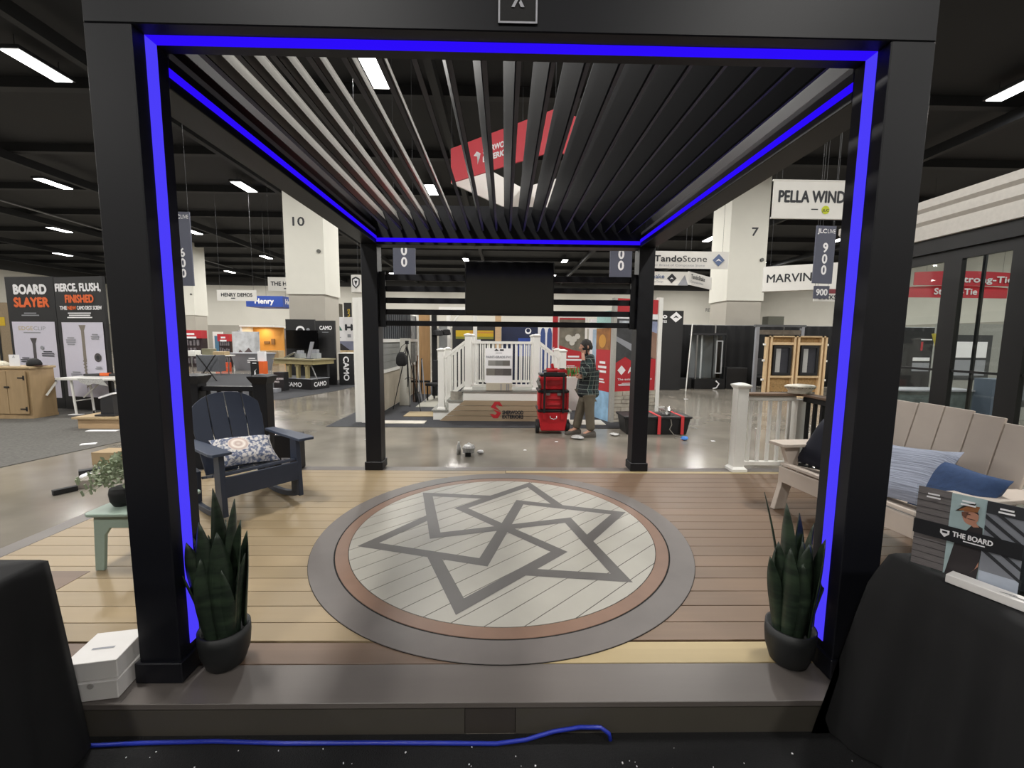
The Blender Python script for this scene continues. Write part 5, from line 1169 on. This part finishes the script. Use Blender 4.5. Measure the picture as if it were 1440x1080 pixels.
# folding table
def folding_table(x0, x1, y0, y1, z, label, top=WHITE, legm=WHITE):
    r = thing('folding_table', ((x0+x1)/2, (y0+y1)/2, .009), label, 'table'); a, b_ = (x1-x0)/2, (y1-y0)/2
    MB().box(-a, a, -b_, b_, z-.05, z).build('table_top', top, r, bevel=.008)
    for sx in (-1, 1):
        for sy in (-1, 1): MB().cyl((sx*(a-.3), sy*(b_-.08), 0), (sx*(a-.25), sy*(b_-.08), z-.05), .022, n=8).build('leg', legm, r)
        MB().bar((sx*(a-.28), -b_+.08, .3), (sx*(a-.28), b_-.08, .3), .02, .02).build('cross_bar', legm, r); MB().bar((sx*(a-.29), 0, .35), (sx*.1, 0, z-.06), .02, .02).build('brace', legm, r)
    return r
folding_table(-9.42, -7.75, 8.95, 9.5, .80, 'white folding table in front of the FIERCE FLUSH FINISHED wall')
tag(MB().prism([(0, 0), (.5, 0), (.62, -.16), (.35, -.1), (.2, -.14), (.05, -.08)], (-8.95, 8.94, .80), UX, UZ, -.01).build('plastic_sheet', WRAP), 'crumpled white plastic sheet hanging off the white folding table', 'plastic sheet')
r = thing('nail_gun', (-8.7, 9.2, .811), 'dark and orange tool lying on the white folding table', 'tool'); MB().tube([(-.35, 0, .04), (.1, 0, .05), (.4, .02, .05)], [.025, .035, .03], 8).build('tool_body', KPL, r); MB().cbox((.1, 0, .06), (.18, .08, .06)).build('orange_grip', ORANGE, r)
tag(MB().box(-8.3, -7.9, 9.55, 9.9, .009, .38).build('cardboard_box', CARD), 'cardboard box under the white folding table', 'box')
pal = thing('timber_plinth', (-7.35, 7.95, .009), 'low pine display base with a slanted black holder on it', 'display base'); MB().box(-.42, .5, -.25, .35, 0, .18).build('base_box', PINE, pal); MB().box(-.48, .55, -.3, .4, .18, .215).build('base_top', WDT, pal)
tab = thing('tablet_pedestal', (-7.32, 7.9, .226), 'black slanted tablet stand with a white top on the pine base', 'stand'); MB().prism([(-.12, 0), (.12, 0), (.11, .40), (-.11, .32)], (0, .1, 0), UX, UZ, .2).build('stand_body', KP, tab); MB().box(-.18, .18, -.16, .16, 0, .03).build('foot', KP, tab); MB().bar((-.13, 0, .335), (.13, 0, .42), .22, .03).build('tablet_top', PAPER, tab)
tag(MB().tube([(-7.55, 8.02, .26), (-7.9, 8.15, .26), (-7.95, 8.2, .02), (-8.0, 8.4, .02), (-8.1, 8.9, .02)], .012, 6).build('trailing_cable', BLK), 'black cord running from the tablet stand to the white table', 'cord')
for x, y, l, a, lb in ((-7.15, 7.5, .5, .05, 'white plank offcut lying in front of the pine display base'), (-9.15, 9.05, .25, .0, 'white strip on the grey carpet under the table'), (-6.48, 6.55, .18, .5, 'white strip lying on the edge of the grey carpet')):
    tag(MB().cbox((x, y, .016), (l, .1, .012), rz=a).build('plank_offcut', PAPER), lb, 'offcut')
tag(MB().bar((-9.45, 9.0, .72), (-9.52, 8.85, .45), .03, .03).build('white_stick', WHITE), 'white stick leaning between cabinet and white table', 'stick')
# debris left of the deck
tag(MB().box(-5.42, -5.12, 5.5, 5.75, .002, .17).build('cardboard_box', CARD), 'small cardboard box on the concrete left of the deck', 'box')
tag(MB().bar((-4.68, 4.62, .05), (-4.92, 5.4, .05), .11, .09).build('timber_offcut', M('grey_timber', '#8d857c', .7, var=.1)), 'long grey timber offcut on the floor left of the deck', 'offcut')
tag(MB().bar((-5.02, 5.75, .04), (-4.75, 6.3, .04), .1, .07).build('timber_offcut', PINE), 'pine offcut in the scrap pile left of the deck', 'offcut')
tag(MB().bar((-5.2, 5.1, .03), (-5.0, 5.3, .03), .1, .05).build('timber_offcut', KP), 'short dark offcut in the scrap pile left of the deck', 'offcut')
tag(MB().bar((-4.80, 4.42, .03), (-4.70, 4.58, .03), .06, .05).build('tool_bar', BLK), 'short black bar at the near end of the grey timber', 'bar')
for i, (x, y) in enumerate(((-5.05, 5.42), (-4.95, 4.95), (-4.75, 5.35))): crumple('plastic_scrap', (x, y, .002), .09, PAPER, ('white wrapper at the back of the scrap pile', 'white wrapper at the front of the scrap pile', 'white wrapper on the right of the scrap pile')[i], 'scrap', 20+i, .4)

# ------------------------------------------------------------------ CAMO booth
cpz = thing('lettered_plinth', (-6.9, 13.95, .009), 'low black plinth with white capitals on two sides', 'plinth', rz=-.38)
MB().box(-.95, .70, 0, .75, 0, .34).build('plinth_body', BKV, cpz); MB().box(-.97, .72, -.02, .77, .34, .355).build('plinth_top', GREYP, cpz)
s = Sheet((-.95, 0, 0), UX, UZ, .004); s.text('CAMO', .55, .08, .15, PAPER, w=.68, bold=.03); s.build(cpz, 'lettering')
s = Sheet((.70, 0, 0), (0, 1, 0), UZ, .004); s.text('CAMO', .1, .1, .15, PAPER, w=.52, bold=.03); s.build(cpz, 'side_lettering')
DKL = M('treated_lumber', '#9a8f66', .7, var=.1, scale=5)
dm = thing('deck_mockup', (-6.75, 14.3, .366), 'small treated lumber deck mockup standing on the low black plinth', 'deck mockup', rz=-.38)
MB().box(-.95, .75, -.35, .55, .46, .60).build('rim_joist', DKL, dm); MB().box(-1.0, .8, -.4, .6, .60, .635).build('deck_top', M('lumber_top', '#8b8468', .7), dm)
for x in (-.4, 0, .4): MB().box(x-.05, x+.05, -.3, -.2, 0, .46).build('post', DKL, dm); MB().box(x-.09, x+.09, -.3, -.2, .38, .46).build('post_head', DKL, dm)
MB().bar((.62, -.3, .46), (.95, -.4, .0), .03, .03).build('brace', STEEL, dm); MB().box(-.75, .6, .4, .5, 0, .46).build('back_board', KP, dm)
lc = M('clear_case', '#9fa3a6', .3)
for x, h_, lb in ((-.25, .26, 'clear display case on the lumber mockup'), (.42, .3, 'small parts rack on the lumber mockup')):
    q = dm.matrix_basis @ V((x, .1, .642)); r = thing('display_case', q, lb, 'case', rz=-.38); MB().box(-.14, .14, -.1, .1, 0, h_*.6).build('case_body', lc, r); MB().box(-.1, .1, -.06, .06, h_*.6, h_).build('case_top', GREYP, r)
q = dm.matrix_basis @ V((.30, -.15, .64)); r = thing('leaflet_holder', q, 'slanted grey leaflet stand on the lumber mockup', 'stand', rz=-.38); MB().prism([(0, 0), (.14, 0), (.34, .56), (.2, .56)], (0, 0, 0), UX, UZ, .03).build('leaflet', GREYP, r); MB().box(0, .25, -.1, .05, 0, .012).build('foot', BLK, r)
q = dm.matrix_basis @ V((-.62, -.1, .64)); r = thing('metal_ramp', q, 'small metal ramp sample on the lumber mockup', 'sample', rz=-.38); MB().bar((-.1, 0, .02), (.35, 0, .2), .1, .03).build('ramp_plate', STEEL, r); MB().bar((.35, 0, 0), (.35, 0, .2), .03, .03).build('ramp_leg', STEEL, r)
tv2 = thing('television', (-7.2, 15.2, .009), 'black television on a floor stand behind the lumber mockup', 'television', rz=-.1)
MB().box(-.58, .58, -.05, .02, 1.30, 1.95).build('screen', MATS['tv_screen'], tv2); MB().box(-.04, .04, -.02, .03, .0, 1.3).build('stand_pole', BLK, tv2); MB().box(-.3, .3, -.14, .14, 0, .03).build('stand_base', BLK, tv2)
r, s, w, h = board('display_board', 'black backdrop board with a large white ring behind the television', 'display panel', -7.9, -6.86, 15.45, .009, 2.35, BKV, .08)
s.disc(.52, 1.95, .16, PAPER); s.disc(.52, 1.93, .11, BKV); s.disc(.80, 1.98, .06, GREYP); s.build(r)
r, s, w, h = board('display_board', 'black backdrop board with small white lettering on the right', 'display panel', -6.82, -6.05, 15.3, .009, 2.31, BKV, .08, rz=-.25)
s.text('CAMO', .17, 1.98, .14, PAPER, w=.5, bold=.03); s.greek(.2, 1.88, .4, .02, GREYP, 1); s.build(r)
r, s, w, h = board('counter_block', 'black counter block with white capitals running sideways', 'counter', -5.98, -5.45, 15.3, .009, 1.14, BKV, .5)
s.text('CAMO', .17, 1.02, .20, PAPER, w=.86, rot=-PI/2, bold=.03); s.build(r, 'lettering'); MB().box(-w/2-.02, w/2+.02, -.02, .52, h, h+.03).build('counter_top', WHITE, r)
r = thing('tool_display', (-7.58, 13.15, .009), 'orange and black boxed tool display left of the low black plinth', 'display', rz=-.1)
MB().box(-.22, .05, -.1, .1, 0, .95).build('black_case', BKV, r); MB().box(.05, .2, -.1, .1, 0, .95).build('orange_case', ORANGE, r); s = Sheet((-.22, -.1, 0), UX, UZ, .004); s.poly([(.1, .5), (.17, .56), (.15, .66), (.2, .72), (.12, .66)], PAPER); s.greek(.03, .88, .2, .03, PAPER, 1); s.build(r)
tag(MB().box(-7.6, -7.38, 13.1, 13.2, .962, 1.26).build('white_card_stand', PAPER), 'white upright card standing on the orange and black tool display', 'card')
r, s, w, h = board('product_box', 'black product box lettered in white left of the low black plinth', 'box', -7.30, -6.98, 13.40, .009, .60, KP, .3)
s.text('MARKSMAN', .02, .36, .06, PAPER, w=.28, bold=.03); s.text('PRO', .02, .26, .06, PAPER, w=.15, bold=.03); s.build(r)
tag(MB().box(-7.32, -7.0, 13.0, 13.25, .009, .12).build('printed_tray', GREYP), 'pale printed tray in front of the black product box', 'tray')
r, s, w, h = board('display_board', 'white panel with a green A mark and house photo behind the black counter block', 'display panel', -8.0, -6.2, 19, .009, 2.62, PAPER, .08)
GRN = M('green_print', '#2f6b5c', .6); s.poly([(.22, 2.02), (.5, 2.5), (.78, 2.02), (.64, 2.02), (.5, 2.26), (.36, 2.02)], GRN); s.disc(.5, 2.1, .06, DARKP); s.text('H', .92, 2.04, .26, DARKP, w=.3, bold=.06); s.poly([(.4, 1.74), (.5, 1.84), (.6, 1.74)], GREYP); s.greek(.3, 1.7, .5, .03, GREYP, 1); s.rect(1.0, 1.15, 1.72, 1.86, GREYP); s.greek(1.2, 1.78, .35, .03, GREYP, 1)
s.rect(.0, 1.8, .2, 1.55, M('dusk_sky_photo', '#7d8096', .6, var=.2, scale=2)); s.poly([(.0, .3), (.0, 1.0), (.35, 1.25), (.7, 1.45), (1.1, 1.15), (1.8, 1.2), (1.8, .3)], M('dark_roof_print', '#2f2b2e', .6)); s.rect(.6, 1.75, .85, 1.15, M('warm_window_print', '#e3b790', .6, var=.3, scale=6)); s.build(r)
r, s, w, h = board('feather_flag', 'black feather flag tip above the white panel', 'flag', -7.35, -7.0, 19.6, .009, 3.3, BKV, .02, partname='flag_pole')
s.text('FLAG', .26, 2.6, .1, YEL, w=.4, rot=PI/2, bold=.03); s.build(r)

# ------------------------------------------------------------------ far left booths
FR = M('far_red', '#b3202c', .5)
def rack(x, y, w, h, label, seed):
    r = thing('product_rack', (x, y, .002), label, 'rack'); MB().box(-w/2, w/2, 0, .4, 0, h*.78).build('rack_body', M('dark_maroon', '#2b1c1f', .6, var=.3, scale=6), r); MB().box(-w/2, w/2, -.1, .4, h*.78, h).build('rack_header', FR, r)
    s = Sheet((-w/2, -.1, h*.78), UX, UZ, .004); s.greek(w*.2, h*.09, w*.6, h*.05, PAPER, 2); s.build(r)
    b = MB(); rr = random.Random(seed)
    for i in range(5):
        for k in range(3): b.box(-w/2+.1+i*w*.17, -w/2+.1+i*w*.17+w*.1, -.08, 0, .2+k*.5, .2+k*.5+rr.uniform(.25, .4))
    b.build('hanging_stock', M('stock_print', '#6a6468', .6, var=.4, scale=5), r); return r
rack(-17.5, 24, 1.15, 2.05, 'red headed product rack farthest left, above the black railing', 1); rack(-15.9, 24.3, .65, 1.85, 'narrower red headed product rack right of the first one', 2)
r, s, w, h = board('display_board', 'white winter photo panel right of the red racks', 'display panel', -15.4, -13.9, 24.2, .002, 2.0, M('winter_photo', '#c3c5c8', .6, var=.25, scale=3), .06)
s.poly([(.2, .6), (.4, 1.0), (.6, .8), (.9, 1.1), (1.2, .7), (1.2, .2), (.2, .2)], M('dark_bush_print', '#5c4e50', .6, var=.4, scale=8)); s.build(r)
folding_table(-14.1, -12.3, 18.8, 19.5, .88, 'white table stacked with samples behind the black railing', legm=STEEL)
for i, (x, y, z0, dx, dz, m, lb) in enumerate(((-13.8, 19, .89, .35, .2, WHITE, 'white box at the left end of the sample table'), (-13.2, 19.1, .89, .4, .28, M('olive_tub', '#77745e', .6), 'olive tub on the sample table'), (-12.6, 19.0, .89, .5, .16, WDT, 'pale wood sample on the sample table'), (-13.5, 17.6, .009, .7, .42, CARD, 'brown cardboard box under the sample table'), (-13.6, 17.65, .44, .5, .3, M('pale_green_bag', '#8f9a78', .8, var=.2), 'pale green bag on the brown cardboard box'))):
    tag(MB().box(x-dx/2, x+dx/2, y-.2, y+.2, z0, z0+dz).build('sample_box', m, bevel=.02), lb, 'box')
r = thing('folding_trestle', (-11.4, 16.3, .009), 'dark folding stand with crossed legs and a grey cover', 'stand'); 
for sx in (-1, 1): MB().bar((-.35*sx, 0, 0), (.35*sx, 0, 1.0), .03, .03).build('crossed_leg', BLK, r)
MB().box(-.45, .4, .1, .5, .35, .98).build('grey_cover', M('grey_cover', '#5a5c61', .8, var=.2), r)
tag(MB().box(-14.2, -13.6, 20.9, 21.2, .36, .80).build('orange_crate', M('orange_crate_plastic', '#d2512c', .5)), 'bright orange crate at the right end of the sample table', 'crate').location.z = .002
r = thing('stock_tank', (-13.1, 22.2, .002), 'grey oval draped counter in front of the lit kitchen booth', 'counter'); MB().loft([[(a*math.cos(2*PI*i/28)*1.1, a*math.sin(2*PI*i/28)*.7, z) for i in range(28)] for z, a in ((0, .8), (.7, .95), (.84, 1.0))]).build('tank_body', M('grey_drape', '#74767c', .7), r, smooth=False); MB().loft([[(a*math.cos(2*PI*i/28)*1.12, a*math.sin(2*PI*i/28)*.72, z) for i in range(28)] for z, a in ((.84, 1.02), (.89, 1.02))]).build('tank_top', GREYP, r)
s = Sheet((.1, -.69, .3), UX, UZ, .02); s.greek(0, .3, .5, .05, PAPER, 3); s.build(r)
r = thing('kitchen_booth', (-14.6, 26, .002), 'warm lit wooden kitchen display booth far behind the lumber mockup', 'display booth')
MB().box(-.95, .9, .5, .6, 0, 2.3).build('back_wall', M('amber_plywood', '#c08a3e', .6, var=.08), r); MB().box(-1.05, -.95, -.6, .6, 0, 2.3).build('side_wall', WHITE, r); MB().box(-1.0, .9, -.2, .5, 0, .9).build('base_cabinet', WDT, r); MB().box(-1.05, .95, -.7, .6, 2.3, 2.4).build('canopy', WHITE, r); MB().box(.15, .35, .45, .5, 1.25, 1.6).build('wall_box', M('brown_box', '#7a5a38', .7), r); MB().box(-.3, .05, .45, .5, 1.3, 1.45).build('wall_box', MATS['brown_box'], r)
kl = bpy.data.lights.new('kitchen_spot', 'AREA'); kl.size = .5; kl.energy = 25; kl.color = (1, .8, .5); ko = bpy.data.objects.new('kitchen_lamp', kl); COL.objects.link(ko); ko.parent = r; ko.location = (-.2, 0, 2.25)
r = thing('white_hutch', (-16.3, 26.2, .002), 'white display hutch with a gable top left of the lit kitchen', 'hutch'); MB().box(-.45, .45, 0, .4, 0, 1.5).build('hutch_body', WHITE, r); MB().prism([(-.55, 1.5), (.55, 1.5), (0, 2.1)], (0, .4, 0), UX, UZ, .4).build('gable_roof', GREYP, r); MB().box(-.3, .3, -.02, 0, .75, 1.4).build('niche', GREYP, r)
r, s, w, h = board('display_board', 'blue door panel in a white frame at the far left booths', 'display panel', -17.7, -17.1, 26, .002, 2.0, WHITE, .06); s.rect(.1, .5, .3, 1.75, M('steel_blue', '#4f7c9a', .5)); s.build(r)
r, s, w, h = board('display_board', 'white cabinet front row left of the lit kitchen booth', 'display panel', -17.0, -15.75, 25.2, .002, .85, WHITE, .4); s.rect(.5, .6, .1, .75, DARKP); s.rect(1.1, 1.15, .1, .75, GREYP); s.build(r)
r = thing('gable_booth', (-11.9, 27.5, .002), 'dark gabled roof booth beside the column numbered 10', 'display booth'); MB().prism([(-2.4, 2.2), (1.2, 2.2), (1.2, 3.9)], (0, .8, 0), UX, UZ, .8).build('gable_roof', M('dark_roof', '#4a4435', .7, var=.2), r); MB().bar((-2.55, -.02, 2.15), (1.25, -.02, 3.95), .1, .12).build('barge_board', WHITE, r); MB().box(.3, 1.2, -.05, 0, 2.3, 3.7).build('blue_panel', M('royal_blue_panel', '#3d59b5', .5), r); MB().box(.9, 1.2, .0, .8, 0, 2.2).build('support_wall', GREYP, r); MB().box(-2.4, -2.1, .0, .8, 0, 2.2).build('support_wall', GREYP, r)

# ------------------------------------------------------------------ right rear: drapes, bin, glass display, window wall
DRP = M('black_drape', '#0c0c0e', .9, var=.2, scale=3)
def drape(p0, p1, h, label, seed):
    p0, p1 = V(p0), V(p1); d = p1-p0; L = d.length; r = thing('pipe_and_drape', (p0.x, p0.y, .002), label, 'drape', rz=math.atan2(d.y, d.x)); n = int(L*9)
    MB().surf(lambda u, v: (u*L, .035*math.sin(u*n*1.9+seed)+.015*math.sin(u*n*.7), .01+v*(h-.03)), n*3, 3).build('drape_cloth', DRP, r, smooth=True, solid=.006)
    for x in (0, L): MB().cyl((x, .06, 0), (x, .06, h), .024, n=8).build('upright_pole', M('grey_pole', '#8a8a8a', .5), r)
    MB().cyl((0, .06, h-.02), (L, .06, h-.02), .02, n=8).build('cross_rail', MATS['grey_pole'], r); return r
drape((6.15, 15.9), (8.1, 16.2), 2.34, 'black drape run behind the glass display cabinet', 1); drape((8.15, 16.2), (10.6, 16.0), 2.34, 'black drape run between glass display and window wall', 2); drape((10.65, 16.0), (14.2, 15.8), 2.33, 'black drape run behind the timber window wall', 3); drape((14.3, 15.2), (19.5, 15.0), 2.3, 'black drape run seen through the glass door', 4)
tag(MB().box(10.75, 11.4, 17.2, 17.6, .002, 2.75).build('grey_box', M('olive_grey', '#5c5c52', .7)), 'grey box top showing above the black drapes', 'box')
r, s, w, h = board('display_board', 'tall black backdrop board with a white diamond right of the display tower', 'display panel', 4.55, 6.12, 14.5, .002, 2.74, BKV, .08)
s.text('Tando', .22, 2.48, .16, PAPER, w=.78, bold=.04); s.text('COMPOSITES', .3, 2.33, .08, PAPER, w=.7, bold=.03); s.poly([(1.1, 2.52), (1.31, 2.34), (1.52, 2.52), (1.31, 2.7)], PAPER); s.poly([(1.21, 2.48), (1.31, 2.58), (1.41, 2.48), (1.31, 2.51)], BKV); s.build(r)
tag(MB().cyl((6.2, 14.2, .002), (6.42, 14.45, 2.3), .02, n=8).build('white_pole', WHITE), 'thin white pole leaning in front of the tall black backdrop board', 'pole')
r = thing('wheelie_bin', (5.72, 15.0, .002), 'tall beige rubbish bin beside the display tower', 'bin'); MB().loft([[(sx*a, sy*a, z) for sx, sy in ((-1, -1), (1, -1), (1, 1), (-1, 1))] for z, a in ((0, .2), (1.05, .26))]).build('bin_body', M('beige_plastic', '#b7a97a', .5), r); MB().box(-.3, .3, -.3, .3, 1.05, 1.12).build('bin_lid', M('beige_lid', '#c3b88a', .5), r)
gc = thing('glass_display_booth', (7.36, 15.2, .002), 'tall glass shower style display cabinet in front of the black drapes', 'display cabinet')
CG = glass('cabinet_glass', (.9, .92, .92))
MB().box(-.55, .55, -.3, .5, 0, .36).build('base_box', BLK, gc); MB().box(-.52, .52, -.28, .45, 1.93, 2.0).build('top_frame', KP, gc)
for x in (-.52, .08, .52): MB().box(x-.02, x+.02, -.28, -.24, .36, 1.93).build('frame_post', STEEL if x < 0 else BLK, gc)
MB().box(-.5, .06, -.27, -.26, .36, 1.93).build('glass_pane', CG, gc); MB().box(.1, .5, -.27, -.26, .36, 1.93).build('glass_pane', CG, gc)
MB().box(-.5, .5, .3, .34, .36, 1.93).build('back_panel', M('dull_silver_panel', '#777b7d', .4), gc); MB().cyl((-.22, 0, .36), (-.22, 0, 1.93), .03, n=10).build('light_pole', PAPER, gc)
b = MB(); b.box(.16, .20, -.30, -.28, .6, 1.7); b.box(.36, .40, -.30, -.28, .6, 1.7); b.box(.16, .40, -.30, -.28, .56, .6); b.box(.16, .40, -.30, -.28, 1.7, 1.74); b.build('door_trim', M('silver_trim', '#a8abad', .4), gc)
MB().tube([(.2, -.32, .3), (.3, -.36, .2), (.22, -.36, .06), (.1, -.34, .02)], .025, 6).build('hose', PAPER, gc)
for x0, x1, lb in ((6.3, 6.75, 'black equipment case left of the glass display cabinet'), (8.0, 8.75, 'black equipment case right of the glass display cabinet')): tag(MB().box(x0, x1, 15.0, 15.5, .002, .78 if x0 > 7 else .38).build('equipment_case', KPL, bevel=.02), lb, 'case')
bucket_chair(9.35, 14.9, 'black chair in front of the black drapes left of the window wall', .5)
# timber window wall
ww = thing('window_wall_mockup', (9.05, 13.0, .002), 'raw timber framed wall mockup with two black windows', 'window display')
OSB = M('osb_board', '#a5865a', .8, var=.35, scale=18); FRM = M('framing_lumber', '#d0b48c', .65, var=.06, scale=5)
MB().box(-.88, .92, .06, .09, .15, 1.86).build('osb_sheet', OSB, ww)
for x in (-.92, -.80, -.06, .06, .80, .92): MB().box(x-.03, x+.03, -.06, .06, 0, 1.9).build('stud', FRM, ww)
for z in (1.86, .0): MB().box(-.95, .95, -.06, .06, z, z+.04).build('plate', FRM, ww)
for x0, x1 in ((-.77, -.09), (.09, .77)):
    MB().box(x0, x1, -.05, .06, 1.62, 1.70).build('header', FRM, ww); MB().box(x0, x1, -.05, .06, .60, .66).build('sill', FRM, ww)
    f_ = MB().box(x0+.06, x0+.13, -.06, .0, .68, 1.6).box(x1-.13, x1-.06, -.06, .0, .68, 1.6).box(x0+.13, x1-.13, -.06, .0, 1.53, 1.6).box(x0+.13, x1-.13, -.06, .0, .68, .75).build('window_frame', BLK, ww)
    MB().box(x0+.13, x1-.13, -.02, -.01, .75, 1.53).build('pane', M('dark_pane', '#3b3c42', .1), f_); MB().box(x0+.15, x0+.30, -.025, -.021, .77, 1.5).build('sticker', M('grey_sticker', '#a5a5a3', .6), f_)
for z in (.5, 1.1, 1.6):
    for sx in (-1, 1): MB().box(sx*.985-.03, sx*.985+.03, -.03, .03, z, z+.06).build('bracket', WHITE, ww)
fr_ = thing('window_crate', (9.1, 13.9, .002), 'tall grey framed crate standing behind the timber window wall', 'crate')
for x in (-.75, .75): MB().box(x-.05, x+.05, -.05, .05, 0, 2.2).build('crate_post', GREYP, fr_)
MB().box(-.85, .85, -.05, .05, 2.2, 2.27).build('crate_rail', M('dark_grey_rail', '#55575a', .6), fr_); MB().box(-.75, .75, -.03, .03, 1.95, 2.1).build('crate_board', M('brown_board', '#6b6257', .6, var=.3, scale=8), fr_)
# things behind the folding glass door
r = thing('ladder', (8.85, 7.9, .002), 'folded yellow and grey step ladder seen through the glass door', 'ladder', rz=.9)
for sx in (-1, 1): MB().bar((sx*.22, 0, 0), (sx*.14, .5, 1.9), .06, .03, M('yellow_fibreglass', '#a89a3a', .5)).build('side_rail', None, r)
for i in range(6): MB().bar((-.2, .08*i, .28*i+.2), (.2, .08*i, .28*i+.2), .08, .025).build('step', STEEL, r)
r, s, w, h = board('window_sample', 'white and grey window sample unit seen through the glass door', 'window display', 9.6, 11.9, 9.2, .002, 2.15, M('pale_grey_wall', '#8f8f8a', .7, var=.1), .12)
s.rect(.2, 1.2, .9, 1.9, M('dark_frame_print', '#3a3b3d', .5)); s.rect(.3, 1.1, 1.4, 1.75, PAPER); s.rect(.3, 1.1, 1.0, 1.35, GREYP); s.rect(1.5, 2.3, .3, 2.0, MATS['dark_frame_print']); s.rect(1.62, 2.18, .45, 1.85, M('dull_glass_print', '#6d7378', .3)); s.build(r)
r, s, w, h = board('display_board', 'black product panel with red tag seen through the left door pane', 'display panel', 11.5, 12.9, 12.0, .002, 2.05, BKV, .1)
s.rect(.5, .56, 1.5, 1.75, REDP); s.greek(.4, 1.8, .5, .03, PAPER, 1); s.rect(.3, .8, .9, 1.15, GREYP); s.rect(.3, .8, 1.2, 1.3, PAPER); s.build(r)
r = thing('glass_counter', (7.75, 7.6, .002), 'glass topped counter behind the lower left door pane', 'counter'); MB().box(-.7, .7, -.2, .2, 0, .85).build('counter_body', M('teal_grey', '#4c5656', .5, var=.4, scale=7), r); MB().box(-.74, .74, -.24, .24, .85, .88).build('counter_top', GREYP, r)
tag(MB().box(8.45, 8.8, 7.1, 7.4, .002, 1.1).build('slate_crate', M('slate_blue_crate', '#4b5664', .7)), 'slate blue crate seen low through the right door pane', 'crate')
